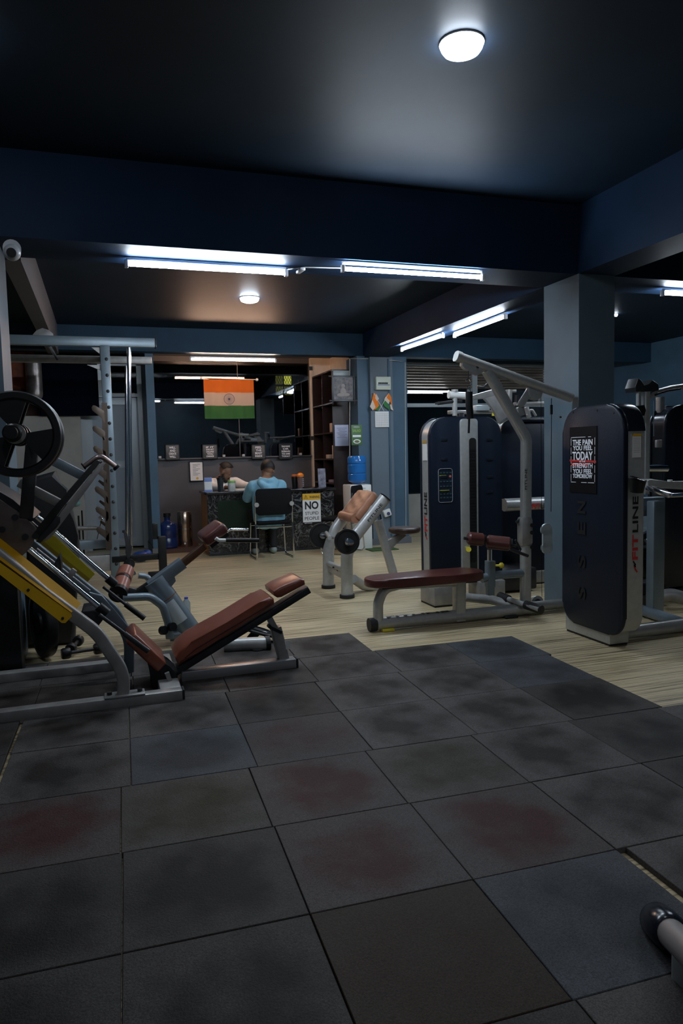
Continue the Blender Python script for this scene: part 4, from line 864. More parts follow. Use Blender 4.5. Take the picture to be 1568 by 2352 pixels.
MB().tube([P(1077, 900), P(1077, 930), P(1080, 962)], .026, .03).tube([P(1077, 962), P(1076, 995)], .008).build('rope_handle', blackp, o)
c = P(1205, 1215); text('FITLINE', .16, .02, (P(1206, 1100).x-.02, YL-.040, P(1206, 1100).z), (0, 0, 1), (-1, 0, 0), blackprint, o, 'black_lettering')
# roller pads
for a, b, lab in (((1074, 1236), (1110, 1240), None), ((1117, 1244), (1172, 1250), None)):
    p, q = W(*a, y=4.70), W(*b, y=4.62 if b[0] > 1150 else 4.68); R0 = .048 if b[0] < 1150 else .052
    MB().lathe([(R0-.012, 0), (R0, .012), (R0, (q-p).length-.012), (R0-.012, (q-p).length)], p, q-p).build('roller_pad', maroon, o)
    MB().cyl(q-(q-p)*.02, q+(q-p).normalized()*.012, R0*.8).build('roller_cap', blackp, o)
MB().tube([W(1065, 1236, y=4.7), W(1185, 1254, y=4.64)], .012).build('roller_axle', darksteel, o)
MB().tube([W(1172, 1262, y=4.68), W(1212, 1277, y=4.68)], .012).tube([W(1183, 1240, y=4.7), W(1195, 1262, y=4.7), W(1190, 1272, y=4.7)], .009).build('lever', darksteel, o)
MB().rect([P(1124, 1262), P(1124, 1290)], .03, .03).build('height_bar', chrome, o)
MB().rect([P(1125, 1288), P(1125, 1348)], .065, .065).rect([P(1125, 1348), P(1125, 1366)], .055, .055).build('height_sleeve', bluegrey, o)
MB().cyl(W(1138, 1299, y=4.76), W(1148, 1299, y=4.74), .009).lathe([(.012, 0), (.022, .01), (.022, .025), (.012, .035)], W(1146, 1299, y=4.745), (1, -.2, 0)).build('pull_pin', yknob, o, label='yellow pull pin')
MB().tube([P(1105, 1330), P(1125, 1322), P(1205, 1316)], .032, .05).build('cross_tube', bluegrey, o)
c = P(1205, 1220); MB().bb(c.x-.055, c.x+.055, YL-.047, YL+.047, c.z-.12, c.z+.12, .035).build('pulley_bracket', silver2, o)
mb = MB()
for py in (1205, 1222, 1255): c = P(1213, py); mb.cyl((c.x, YL-.055, c.z), (c.x, YL-.045, c.z), .015)
mb.build('bolt', blackprint, o)
mb = MB().tube([P(1185, 1200), P(1200, 1190), P(1207, 1196)], .012, .02); mb.build('grip_hook', darksteel, o)
c = P(1254, 1240); MB().lathe([(0, 0), (.05, 0), (.05, .02), (0, .02)], P(1256, 1217, YL+.1), (0, 1, 0)).lathe([(0, 0), (.05, 0), (.05, .02), (0, .02)], P(1257, 1258, YL+.1), (0, 1, 0)).bb(P(1256, 0, YL+.1).x-.043, P(1256, 0, YL+.1).x+.043, YL+.1, YL+.12, P(1256, 1258, YL+.1).z, P(1256, 1217, YL+.1).z).build('double_pulley', white_al, o)
# low row foot bar and pulley
MB().tube([P(1068, 1372, 5.0), P(1130, 1378, 4.95), P(1180, 1392, 4.86)], .036, .1).build('footrest_arm', silver, o)
MB().tube([W(1150, 1370, y=4.95), W(1238, 1400, y=4.55)], .020).build('footrest_bar', silver, o)
for a, b in (((1147, 1369, 4.97), (1168, 1377, 4.87)), ((1207, 1389, 4.70), (1243, 1401, 4.55))): MB().cyl(W(*a[:2], y=a[2]), W(*b[:2], y=b[2]), .034).build('foam_grip', rubber, o)
c = P(1234, 1384, 4.9); MB().lathe([(0, 0), (.055, 0), (.055, .022), (0, .022)], c, (0, 1, 0)).build('floor_pulley', silver2, o); MB().lathe([(0, 0), (.03, 0), (.03, .03), (0, .03)], c-V((0, .006, 0)), (0, 1, 0)).build('pulley_hub', darksteel, o)
# ---------------------------------------------------------------- stack towers behind
def plate_sticker(o, x0, x1, y0, y1, y):
    a, b = W(x0, y0, y=y), W(x1, y1, y=y); cx, cz = (a.x+b.x)/2, (a.z+b.z)/2; w, h = b.x-a.x, a.z-b.z
    loop = [(cx+p, y-.002, cz+q) for p, q in rrect(w, h, .02, 3)]; MB().tube(loop, .0022, seg=5, closed=True).build('chart_border', mat('grey_outline', (.35, .37, .4), .5), o)
    m_ = MB(); m2 = MB()
    for k, f in enumerate((.30, -.14)): m_.bb(a.x+.01, a.x+.01+w*(.5+.2*k), y-.002, y, cz+h*f-.003, cz+h*f+.003)
    for i in range(4):
        for j in (0.38, .12, -.02, -.25, -.36): m2.bb(a.x+.015+i*w*.23, a.x+.015+i*w*.23+w*.13, y-.002, y, cz+h*j-.005, cz+h*j+.005)
    m_.build('chart_bars', mat('olive_print', (.35, .38, .04), .5), o); m2.build('chart_figures', mat('teal_print', (.03, .08, .08), .5), o)
    MB().cyl((b.x-.02, y-.002, cz+h*.27), (b.x-.02, y, cz+h*.27), .01, 12).build('chart_dot', mat('orange_print', (.6, .15, .08), .5), o)
Y1 = 5.45; a, b = W(987, 1100, y=Y1), W(1152, 1100, y=Y1); cx = (a.x+b.x)/2
o = thing('weight_stack_tower', 'black weight stack tower with a silver slotted centre column behind the maroon bench', 'weight machine', (cx, Y1, 0))
zt1 = W(1070, 957, y=Y1).z
fc1 = tower(o, (cx, Y1, 0), (1, 0, 0), (0, 1, 0), b.x-a.x, zt1, .16, .15, .06, t=.13)
A, B = W(1057, 962, y=Y1-.02), W(1096, 962, y=Y1-.02); sx0, sx1 = W(1066, 0, y=Y1-.02).x, W(1083, 0, y=Y1-.02).x; zs = W(1070, 1006, y=Y1-.02).z
def arch(x0, x1, z0, z1, r): return [(x0, z0), (x1, z0)]+[((x1-r)+r*cos(t*pi/12), z1-r+r*sin(t*pi/12)) for t in range(7)]+[((x0+r)+r*cos(pi/2+t*pi/12), z1-r+r*sin(pi/2+t*pi/12)) for t in range(7)]
MB().prism([(x, Y1-.025, z) for x, z in arch(A.x, B.x, .25, A.z, .025)], (0, .024, 0), .004).build('centre_column', silver, o)
MB().prism([(x, Y1-.0275, z) for x, z in arch(sx0, sx1, .25, zs, .028)], (0, .02, 0)).build('slot', blackprint, o)
m_ = MB(); zl = .35
while zl < zs-.1: m_.bb(sx0+.006, sx1-.006, Y1-.030, Y1-.026, zl, zl+.018); zl += .026
m_.build('weight_plates', iron, o)
MB().cyl(W(1076, 1262, y=Y1-.05), W(1076, 1262, y=Y1-.02), .022).build('selector_pin', yknob, o, label='yellow selector pin')
plate_sticker(o, 1006, 1039, 1077, 1153, Y1-.001)
f0 = W(1000, 1375, y=Y1-.1); MB().bb(f0.x-.02, f0.x+.22, Y1-.12, Y1+.16, .014, .17, .01).build('foot', silver2, o); MB().bb(b.x-.25, b.x, Y1-.05, Y1+.16, .014, .17, .01).build('foot', silver2, o)
MB().bb(f0.x-.015, f0.x+.215, Y1-.115, Y1+.155, .0005, .015).build('rubber_pad', rubber, o)
c = W(980, 1185, y=Y1+.08); fitline((a.x+.0035, Y1+.10, W(980, 1185, x=a.x).z), .40, .055, o, u=(0, 0, 1), v=(0, 1, 0))
zt_, zb_ = W(980, 1012, x=a.x).z, W(980, 1058, x=a.x).z
MB().box((a.x+.003, Y1+.10, (zt_+zb_)/2), (.004, .08, zt_-zb_)).build('sticker', paper, o); MB().box((a.x+.002, Y1+.10, zt_-.01), (.005, .08, .03)).build('sticker_header', mat('dull_amber', (.45, .28, .08), .5), o)
for py in (1010, 1055, 1095, 1130): 
    for px in (1020, 1125): c = W(px, py, y=Y1-.004); MB().box((c.x, Y1-.001, c.z), (.06, .008, .022), None, .003).build('moulded_notch', gloss_h, fc1)
Y2 = 5.95; a, b = W(1152, 1100, y=Y2), W(1290, 1100, y=Y2); cx = (a.x+b.x)/2
o = thing('weight_stack_tower', 'dark weight stack tower behind the lat pulldown post, beside the right column', 'weight machine', (cx, Y2, 0))
tower(o, (cx, Y2, 0), (1, 0, 0), (0, 1, 0), b.x-a.x, W(1200, 956, y=Y2).z, .12, .15, .06, t=.12)
q = W(1200, 966, y=Y2-.01); MB().bb(a.x+.15, b.x, Y2-.02, Y2+.03, q.z-.012, q.z+.012, .004).build('top_bar', gloss_h, o)
q = W(1157, 1160, y=5.68); q2 = W(1282, 1166, y=5.68)
MB().tube([q, (q2.x, 5.68, q.z)], .058, seg=20).build('cross_tube', silver, o)
MB().bb(q.x+.02, q.x+.12, 5.68, Y2+.02, q.z-.04, q.z+.04, .01).build('tube_bracket', silver, o)
w_ = W(1240, 1162, y=5.62); fitline((w_.x, 5.618, w_.z), .26, .05, o, u=(1, 0, 0), v=(0, 0, 1))
q = W(1258, 1190, y=5.3); MB().bb(a.x+.1, b.x, Y2-.06, Y2, .014, .12, .01).build('foot', silver2, o)
q = W(1165, 1345, y=5.7); MB().bb(q.x-.09, q.x+.25, 5.6, 5.93, .02, .22, .02).build('lower_shroud', darksteel, o); 
# chest press arms over the stacks
o = thing('chest_press_arms', 'silver chest press arms with black grips above the slotted stack tower', 'weight machine', W(1090, 940, y=5.75))
Ya = 5.75; Pa = lambda a, b, y=Ya: W(a, b, y=y)
MB().cyl(Pa(1030, 907), Pa(1082, 910), .032).build('roller', white_p, o)
MB().cyl(Pa(1044, 897), Pa(1044, 955), .022).lathe([(.03, 0), (.03, .02), (0, .02)], Pa(1044, 900), (0, 0, 1)).build('pivot_post', silver, o)
MB().cyl(Pa(1005, 927), Pa(1060, 920), .014).cyl(Pa(1004, 924), Pa(1004, 929), .02).build('grip_bar', darksteel, o)
slab([(1085, 908), (1134, 894), (1146, 905), (1140, 912), (1088, 918)], Ya-.04, Ya+.04, .008).build('upper_arm', silver2, o)
slab([(1112, 915), (1142, 908), (1160, 935), (1166, 958), (1147, 972), (1140, 950), (1126, 928)], Ya-.06, Ya-.02, .006).build('side_arm', silver2, o)
MB().cyl(Pa(1146, 972), Pa(1167, 960), .016).build('arm_end', chrome, o)
MB().bb(Pa(1083, 0).x, Pa(1115, 0).x, Ya-.02, Ya+.05, Pa(0, 948).z, Pa(0, 932).z, .005).build('counterweight', white_al, o)
MB().bb(Pa(1025, 0).x, Pa(1150, 0).x, Ya, Ya+.08, Pa(0, 956).z, Pa(0, 946).z, .005).build('cross_frame', silver2, o)
MB().cyl(Pa(1133, 955), Pa(1133, 948), .015).build('adjust_knob', yknob, o, label='yellow knob')
MB().tube([Pa(1095, 888), Pa(1110, 890), Pa(1122, 880), Pa(1130, 878)], .010, .02).build('handle', darksteel, o)
MB().bb(Pa(1158, 0).x, Pa(1182, 0).x, Ya, Ya+.06, Pa(0, 895).z, Pa(0, 887).z, .004).cyl(Pa(1170, 895), Pa(1168, 955), .025).build('right_post', silver2, o)
MB().cyl(Pa(1187, 908), Pa(1186, 936), .018).build('grip', blackp, o)
MB().bar(Pa(1180, 928), Pa(1262, 926), .03, .03).bar(Pa(1215, 960), Pa(1208, 935), .04, .03).tube([Pa(1210, 955), Pa(1220, 938), Pa(1230, 955)], .012, .02).build('rear_frame', silver2, o)
MB().bb(Pa(1050, 0).x-.03, Pa(1050, 0).x+.03, Ya, Ya+.05, .001, Pa(0, 950).z, .01).build('column', darksteel, o)
# ---------------------------------------------------------------- cable station at the right edge
o = thing('cable_station', 'silver cable station with a curved press arm at the right edge, behind the poster tower', 'weight machine', (4.1, 4.65, 0))
Yc = 4.65; Pc = lambda a, b, y=Yc: W(a, b, y=y)
MB().rect([Pc(1466, 900), Pc(1466, 1150)], .03, .03).build('guide_post', silver, o)
MB().rect([Pc(1483, 900), Pc(1481, 1135)], .05, .05).build('front_post', silver, o)
MB().rect([Pc(1516, 912, 4.9), Pc(1516, 998, 4.9)], .06, .05).build('rear_post', silver2, o)
MB().cyl(Pc(1491, 922), Pc(1491, 1004), .004).cyl(Pc(1501, 920), Pc(1501, 1002), .004).build('guide_rod', chrome, o)
slab([(1460, 900), (1458, 890), (1466, 868), (1474, 874), (1478, 888), (1490, 884), (1498, 872), (1512, 882), (1514, 898)], Yc-.02, Yc+.10, .006).build('top_bracket', darksteel, o)
MB().rect([Pc(1484, 914), Pc(1510, 900), Pc(1540, 892), Pc(1580, 886)], .05, .045, .2, rad=.02).build('press_arm', silver2, o)
MB().rect([Pc(1504, 907, Yc-.03), Pc(1530, 898, Yc-.03), Pc(1562, 893, Yc-.03)], .012, .014, .2).build('arm_slot', blackprint, o)
slab([(1463, 932), (1480, 930), (1484, 942), (1480, 955), (1464, 955), (1468, 943)], Yc-.08, Yc, .006).build('carriage', blackp, o)
MB().cyl(Pc(1486, 1076), Pc(1530, 1076), .030).build('pipe', chrome, o)
c = Pc(1516, 1019); MB().bb(c.x-.02, c.x+.02, Yc, Yc+.04, c.z-.03, c.z+.03, .005).build('side_plate', silver2, o)
slab([(1487, 1104), (1495, 1100), (1540, 1108), (1600, 1104), (1600, 1126), (1488, 1120)], 4.30, 4.36, .006).build('seat_rail', silver, o)
MB().bar(W(1488, 1119, y=4.2), W(1540, 1138, y=4.0), .05, .035).bar(W(1538, 1138, y=4.0), W(1620, 1134, y=4.0), .04, .03).build('angled_rail', chrome, o)
MB().cyl(W(1538, 1106, y=4.2), W(1538, 1102, y=4.2), .018).build('rail_knob', white_p, o)
MB().bb(W(1466, 0, y=4.4).x, W(1537, 0, y=4.4).x, 4.38, 4.46, W(1500, 1184, y=4.4).z, W(1500, 1142, y=4.4).z, .01).build('cross_member', bluegrey, o)
MB().bb(W(1509, 0, y=4.3).x, W(1537, 0, y=4.3).x, 4.28, 4.36, .05, W(1520, 1150, y=4.3).z, .01).build('leg_post', bluegrey, o)
MB().bb(W(1440, 0, y=5.1).x, W(1510, 0, y=5.1).x, 4.9, 5.2, .03, .13, .02).build('footplate', darksteel, o)
MB().cyl((W(1470, 0, y=4.75).x, 4.7, .02), (W(1470, 0, y=4.75).x, 4.7, W(1490, 1368, y=4.7).z), .07).cyl(W(1508, 1372, y=4.7), (W(1508, 0, y=4.7).x, 4.7, .02), .07).build('pedestal', darksteel, o)
MB().tube([W(1508, 1372, y=4.55), W(1540, 1365, y=4.5), W(1600, 1382, y=4.4)], .05, .1).build('swivel_arm', silver2, o)
MB().tube([W(1455, 1395, z=.05), W(1568, 1432, z=.05), W(1620, 1450, z=.05)], .04, seg=16).build('base_tube', bluegrey, o)
Y3 = 4.75; a = W(1527, 1100, y=Y3); o = thing('weight_stack_tower', 'black weight stack tower cut off by the right edge of the photo', 'weight machine', (a.x+.3, Y3, 0))
tower(o, (a.x+.29, Y3, 0), (1, 0, 0), (0, 1, 0), .58, W(1568, 929, y=Y3).z, .10, .16, .06, t=.13, cover=gloss_h, body=gloss_h)
MB().bb(a.x+.05, a.x+.5, Y3, Y3+.19, .001, .12).build('foot', darksteel, o)

o = thing('adjustable_bench', 'black adjustable bench with a brushed blue-grey panel seen between the right towers', 'exercise bench', (4.6, 5.2, 0))
slab([(1440, 1195), (1476, 1180), (1510, 1186), (1510, 1217), (1440, 1250)], 5.5, 5.54).build('mirror_panel', mat('brushed_blue_panel', (.35, .45, .55), .35, .3, var=.25, vs=4, stretch=(1, 8, 8)), o)
MB().bar(W(1440, 1258, y=5.3), W(1515, 1222, y=5.3), .12, .05, up=(0, 1, 0)).build('backrest', blackp, o)
MB().cyl(W(1483, 1243, y=5.1), W(1508, 1228, y=5.1), .02).build('chrome_hinge', chrome, o)
MB().bb(W(1440, 0, y=5.2).x, W(1512, 0, y=5.2).x, 5.1, 5.35, W(1480, 1282, y=5.2).z, W(1480, 1255, y=5.2).z, .02).build('seat', blackp, o)
MB().bar(W(1475, 1282, y=5.2), W(1492, 1340, y=5.2), .08, .075, up=(0, 1, 0)).build('seat_post', blackp, o)
MB().bb(W(1480, 0, y=5.2).x, W(1510, 0, y=5.2).x+.1, 5.1, 5.3, .001, .06, .01).build('base', blackp, o)
# ---------------------------------------------------------------- preacher curl bench
o = thing('preacher_curl_bench', 'silver preacher curl bench with a tan arm pad in the middle, facing away', 'exercise bench', (2.4, 6.3, 0))
YP, YQ = 6.05, 6.58
def ovl(w, h, n=18): return [(w/2*cos(2*pi*k/n), h/2*sin(2*pi*k/n)) for k in range(n)]
pts = [(797, 1372), (796, 1272), (815, 1232), (884, 1144)]
MB().sweep(fillet(PL(pts, YP), .20, 10), ovl(.112, .085), up=(0, 1, 0)).build('near_leg', silver, o)
pts = [(754, 1347), (754, 1262), (770, 1215), (826, 1140)]
MB().sweep(fillet(PL(pts, YQ), .20, 10), ovl(.112, .085), up=(0, 1, 0)).build('far_leg', silver, o)
for p, y in ((W(884, 1144, y=YP), YP),): MB().lathe([(.055, 0), (.06, .008), (0, .012)], p, W(884, 1144, y=YP)-W(815, 1232, y=YP)).build('tube_cap', blackp, o)
for x, y in ((W(797, 1372, y=YP).x, YP), (W(754, 1347, y=YQ).x, YQ)): MB().cyl((x, y, .001), (x, y, .03), .068).build('rubber_foot', rubber, o)
f = W(862, 1140, y=YP+.05); g_ = W(812, 1172, y=YP+.05)
# arm pad: draped over the two tubes
u_ = (W(870, 1140, y=YP)-W(815, 1210, y=YP)).normalized(); nrm = V((u_.z, 0, -u_.x))*-1
cp = W(852, 1165, y=YP); 
A1, A2 = W(868, 1136, y=YP+.06), W(824, 1196, y=YP+.06)
m_ = MB(); secs = []
for i in range(9):
    t = i/8; c = A1.lerp(A2, t)+nrm*.035
    secs.append([c+V((0, (YQ-YP-.10)*s_, 0))+nrm*(.02+.003*sin(i*2.3+s_*9)+.015*math.sin(pi*s_)) for s_ in [k/10 for k in range(11)]])
for i in range(8):
    for k in range(10):
        pass
top_ = [[m_.b.verts.new(p) for p in r_] for r_ in secs]; bot_ = [[m_.b.verts.new(p-nrm*.075) for p in r_] for r_ in secs]
for i in range(8):
    for k in range(10):
        m_.b.faces.new((top_[i][k], top_[i][k+1], top_[i+1][k+1], top_[i+1][k])); m_.b.faces.new((bot_[i][k], bot_[i+1][k], bot_[i+1][k+1], bot_[i][k+1]))
for i in range(8):
    for k in (0, 10): m_.b.faces.new((top_[i][k], top_[i+1][k], bot_[i+1][k], bot_[i][k]))
for k in range(10):
    for i in (0, 8): m_.b.faces.new((top_[i][k], top_[i][k+1], bot_[i][k+1], bot_[i][k]))
pad = m_.build('arm_pad', tanv, o, smooth=60); sb_ = pad.modifiers.new('s', 'SUBSURF'); sb_.levels = 1; sb_.render_levels = 2
lo = A2+nrm*.03; MB().cyl(lo+V((0, .02, 0)), lo+V((0, YQ-YP-.12, 0)), .045).build('pad_roll', tanv, o)
MB().bar(W(752, 1300, y=YQ), W(800, 1325, y=YP), .03, .085).build('cross_brace', silver, o); MB().cyl(W(752, 1294, y=YQ), W(800, 1312, y=YP), .028).build('brace_tube', silver, o)
bolts(MB(), [(765, 1303), (775, 1310)], 6.28).build('bolt', darksteel, o)
MB().tube([W(812, 1330, y=YP+.1), W(835, 1346, y=6.25), W(870, 1350, y=6.3), W(960, 1350, y=6.3)], .042, .15).build('base_tube', silver, o)
MB().rect([W(868, 1195, y=6.3), W(905, 1325, y=6.3)], .06, .075).build('seat_post', silver, o)
MB().bar(W(870, 1180, y=6.3), W(884, 1260, y=6.3), .03, .03, up=(0, 1, 0)).build('slide_bar', chrome, o)
slab([(882, 1262), (886, 1242), (925, 1224), (935, 1230), (905, 1252), (892, 1275)], 6.27, 6.33, .008).build('seat_gusset', silver2, o)
c = W(928, 1218, y=6.3); MB().prism([(c.x+.15*cos(k*pi/10)*(1.05 if cos(k*pi/10) > 0 else 1), 6.3+.15*sin(k*pi/10), c.z-.025) for k in range(20)], (0, 0, .055), .02).build('seat', mat('worn_dark_vinyl', (.05, .028, .022), .35, bump=.2, bs=30), o)
c = W(905, 1160, y=YP); text('FITLINE', .20, .026, W(861, 1177, y=YP-.0435), u_, V((-u_.z, 0, u_.x)), blackprint, o, 'black_lettering')
MB().tube([W(748, 1222, y=6.9), W(757, 1236, y=YP+.06)], .018).build('bar_rest', silver, o)
# barbell lying on the bench's rests
o = thing('curl_barbell', 'loaded curl bar resting on the front of the preacher curl bench', 'barbell', W(797, 1243, y=5.9))
b0, b1 = W(806, 1246, y=5.75), W(724, 1226, y=7.1)
MB().tube([b0, b1], .014).build('bar', chrome, o)
dv = (b1-b0).normalized()
def disc(name, c, ax, r, t, o, hub=True, m=iron):
    c, ax = V(c), V(ax).normalized(); c = c-ax*t/2
    return MB().lathe([(0, 0), (r*.28, 0), (r*.30, t*.2), (r*.82, t*.2), (r*.86, 0), (r*.97, 0), (r, t*.15), (r, t*.85), (r*.97, t), (r*.86, t), (r*.82, t*.8), (r*.30, t*.8), (r*.28, t), (0, t)], c, ax, 36).build(name, m, o)
p1, p2 = W(793, 1244, y=5.88), W(735, 1236, y=6.82)
for p, y_, r_, lab in ((p1, 5.88, .112, 'near black weight plate on the curl bar of the preacher bench'), (p2, 6.82, .125, 'far black weight plate on the curl bar, before the marble desk')):
    pt = thing('weight_plate', lab, 'weight plate', p, 'plates on the curl bar'); pc = b0+dv*((y_-b0.y)/dv.y)
    disc('disc', pc, dv, r_, .035, pt)
    m_ = MB().lathe([(.032, -.03), (.032, .0)], pc-dv*.02, dv); m_.build('chrome_collar', chrome, o)
MB().lathe([(.018, 0), (.026, .006), (.026, .02), (0, .022)], b0+dv*.02, -dv).build('bar_end', chrome, o)

# ---------------------------------------------------------------- leg press
YN, YF, YM = 3.80, 4.50, 4.15
o = thing('leg_press_machine', 'large silver leg press with yellow guards and brown pads at the left', 'weight machine', (.2, YM, 0))
MB().bb(-1.2, .345, YN-.035, YN+.035, .004, .072, .006).build('base_rail', silver2, o); MB().bb(.345, .356, YN-.036, YN+.036, .002, .074, .003).build('end_cap', rubber, o)
MB().bb(-1.2, .02, YF-.04, YF+.04, .004, .072, .006).build('base_rail', silver2, o)
MB().bb(.235, .345, YN+.036, YF+.04, .004, .07, .006).build('cross_rail', silver2, o)
q0, q1 = W(415, 1545, y=4.12).x, W(677, 1520, y=4.12).x
MB().bb(q0, q1, 4.08, 4.16, .004, .075, .006).build('rear_rail', mat('bright_silver_paint', (.42, .41, .41), .3, .6), o); MB().bb(q1, q1+.012, 4.078, 4.162, .002, .077, .003).build('end_cap', rubber, o)
q = [(283, 1603), (284, 1545), (222, 1452), (100, 1362), (0, 1278), (-90, 1203)]
MB().rect(PL(q, YN), .05, .062, .30).build('bent_upright', silver2, o)
q = [(296, 1545), (297, 1470), (262, 1400), (205, 1357), (60, 1240), (-80, 1130)]
MB().rect(PL(q, YF-.1), .05, .06, .25).build('bent_upright', bluegrey, o)
c = W(287, 1604, y=YN); MB().bb(c.x-.10, c.x+.10, YN-.045, YN+.045, .073, .083, .003).build('bolted_foot', silver2, o)
bf = o.children[-1]
for s in (-.075, .075): MB().cyl((c.x+s, YN-.0, .083), (c.x+s, YN, .098), .013, 6).build('foot_bolt', darksteel, bf)
# yellow guards
fr_, ed = PL([(-70, 1236), (0, 1292), (163, 1408), (165, 1416), (150, 1431), (142, 1431), (0, 1320), (-70, 1262)], YN-.045), None
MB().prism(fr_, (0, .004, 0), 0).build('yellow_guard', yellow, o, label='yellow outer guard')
u0, u1 = W(-70, 1236, y=YN-.045), W(163, 1408, y=YN-.045); v0_, v1_ = W(-70, 1182, y=YN+.10), W(186, 1388, y=YN+.10)
nn = (u1-u0).cross(v0_-u0).normalized()*.004
MB().prism([u0, u1, v1_, W(160, 1365, y=YN+.10), v0_], nn, 0).build('yellow_guard_top', mat('shaded_guard_yellow', (.40, .20, .004), .6, spec=.1), o, label='upper face of the yellow guard, shade put into its golden colour')  # upper face: shade put into a darker version of the guard's yellow
bolts(MB(), [(65, 1355), (144, 1420)], YN-.05, .007).build('guard_bolt', darksteel, o)
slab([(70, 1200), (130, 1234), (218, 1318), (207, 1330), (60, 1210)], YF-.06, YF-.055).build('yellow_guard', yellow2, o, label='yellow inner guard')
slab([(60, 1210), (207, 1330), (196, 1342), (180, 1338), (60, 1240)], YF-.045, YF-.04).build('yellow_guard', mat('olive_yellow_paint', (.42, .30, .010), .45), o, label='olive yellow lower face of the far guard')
# guide rods
ext = lambda a, b, k: a+(a-b)*k
for a, b, y_ in (((68, 1262), (229, 1395), 3.98), ((124, 1221), (250, 1330), 4.32)):
    p, q = W(*a, y=y_), W(*b, y=y_); MB().tube([ext(p, q, .6), q], .0155, seg=20).build('guide_rod', chrome, o)
    MB().cyl(q-(q-p).normalized()*.01, q+(q-p).normalized()*.05, .026).build('rod_socket', blackp, o)
MB().rect([W(83, 1262, y=4.25), W(205, 1358, y=4.25)], .03, .02).build('centre_rail', bluegrey, o)
slab([(122, 1300), (136, 1275), (140, 1290), (141, 1312), (135, 1322)], 4.05, 4.20, .004).build('stop_block', blackp, o)
MB().bar(W(158, 1325, y=4.15), W(172, 1308, y=4.15), .03, .02, up=(0, 1, 0)).build('stop_pin', silver2, o)
# carriage
slab([(-60, 1105), (5, 1152), (62, 1192), (86, 1215), (84, 1230), (66, 1262), (50, 1278), (-60, 1200)], 3.90, 3.93, .004).build('carriage_plate', mat('brown_grey_steel', (.17, .135, .12), .45, .3, var=.15, vs=10), o)
slab([(-60, 1085), (20, 1150), (88, 1210), (86, 1220), (60, 1240), (-60, 1150)], 4.38, 4.41, .004).build('carriage_plate', darksteel, o)
bolts(MB(), [(58, 1233), (5, 1216), (35, 1188), (82, 1231)], 3.90, .016).build('carriage_bolt', darksteel, o)
slab([(-30, 1110), (30, 1148), (78, 1190), (70, 1200), (20, 1165), (-30, 1135)], 3.93, 4.38, .004).build('carriage_cover', darksteel, o)
for y_ in (3.91, 4.37): 
    c0_, c1_ = W(40, 1110, y=3.85), W(135, 1153, y=3.85)
MB().bar(W(44, 1108, y=3.95), W(140, 1158, y=3.95), .06, .045).build('carriage_arm', silver2, o)
MB().bar(W(122, 1058, y=4.1), W(192, 1094, y=4.1), .06, .05).build('carriage_arm', bluegrey, o)
slab([(216, 1060), (222, 1056), (232, 1060), (190, 1110), (145, 1165), (92, 1238), (78, 1238), (72, 1228), (128, 1160), (175, 1106)], 3.90, 4.40, .004).build('foot_plate', mat('checker_black', (.022, .022, .022), .45, bump=.5, bs=60), o)
slab([(226, 1068), (236, 1062), (243, 1064), (200, 1124), (160, 1178), (116, 1236), (98, 1246), (140, 1176), (186, 1118)], 3.89, 3.91, .002).build('foot_plate_edge', silver2, o)
slab([(82, 1244), (130, 1184), (138, 1188), (138, 1200), (130, 1212), (104, 1236), (92, 1248)], 3.88, 3.895, .003).build('hinge_bracket', darksteel, o)
MB().tube([W(192, 1072, y=4.25), W(230, 1045, y=4.25), W(268, 1074, y=4.25)], .014, .04).build('grab_handle', mat('worn_chrome', (.40, .30, .28), .3, .9), o)
MB().cyl(W(265, 1071, y=4.25), W(270, 1076, y=4.25), .022).cyl(W(190, 1072, y=4.25), W(193, 1070, y=4.25), .02).build('handle_cap', blackp, o)
# plate horn and plates
hp0, hp1 = W(6, 998, y=2.95), W(42, 1003, y=3.75)
hc = W(36, 997, y=3.16)
MB().cyl((hc.x, 2.98, hc.z), (hc.x, 3.90, hc.z), .024).lathe([(.020, 0), (.034, .0), (.036, .012), (.03, .02), (0, .02)], (hc.x, 3.05, hc.z), (0, -1, 0)).build('plate_horn', iron, o)
MB().lathe([(.025, 0), (.040, 0), (.040, .03), (.025, .03)], (hc.x, 3.12, hc.z), (0, 1, 0)).build('horn_collar', silver2, o)
MB().bar((hc.x, 3.92, hc.z), W(60, 1190, y=3.92), .06, .06, up=(0, 1, 0)).build('horn_upright', darksteel, o)
def tri_plate(name, c, r, t, label, grp, ax=(0, 1, 0), rot=.35, m=iron):
    pt = thing(name, label, 'weight plate', c, grp); c = V(c); ax = V(ax).normalized()
    MB().lathe([(r*.80, 0), (r*.84, -.006), (r*.97, -.006), (r, .002), (r, t-.002), (r*.97, t+.006), (r*.84, t+.006), (r*.80, t), (r*.80, 0)], c, ax, 48).build('rim', m, pt)
    MB().lathe([(.027, -.005), (r*.26, -.005), (r*.26, t+.005), (.027, t+.005), (.027, -.005)], c, ax, 24).build('hub', m, pt)
    a = V((1, 0, 0)); b = ax.cross(a)
    for k in range(3):
        mb = MB()
        th = rot+k*2*pi/3; L = []
        for j in range(9): q = th-.50+1.0*j/8; L.append(c+a*r*.83*cos(q)+b*r*.83*sin(q)+ax*.006)
        for j in range(5): q = th+.45-.9*j/4; L.append(c+a*r*.22*cos(q)+b*r*.22*sin(q)+ax*.006)
        mb.prism(L, ax*(t-.012)); mb.build('web', m, pt)
    return pt
rr = W(36, 897, y=3.16).z-hc.z
tri_plate('weight_plate', (hc.x, 3.16, hc.z), rr, .035, 'nearer of two large black tri-grip weight plates on the leg press horn', 'plates on the leg press')
tri_plate('weight_plate', (hc.x, 3.28, hc.z), rr*1.02, .035, 'farther of two large black tri-grip weight plates on the leg press horn', 'plates on the leg press', rot=.35)
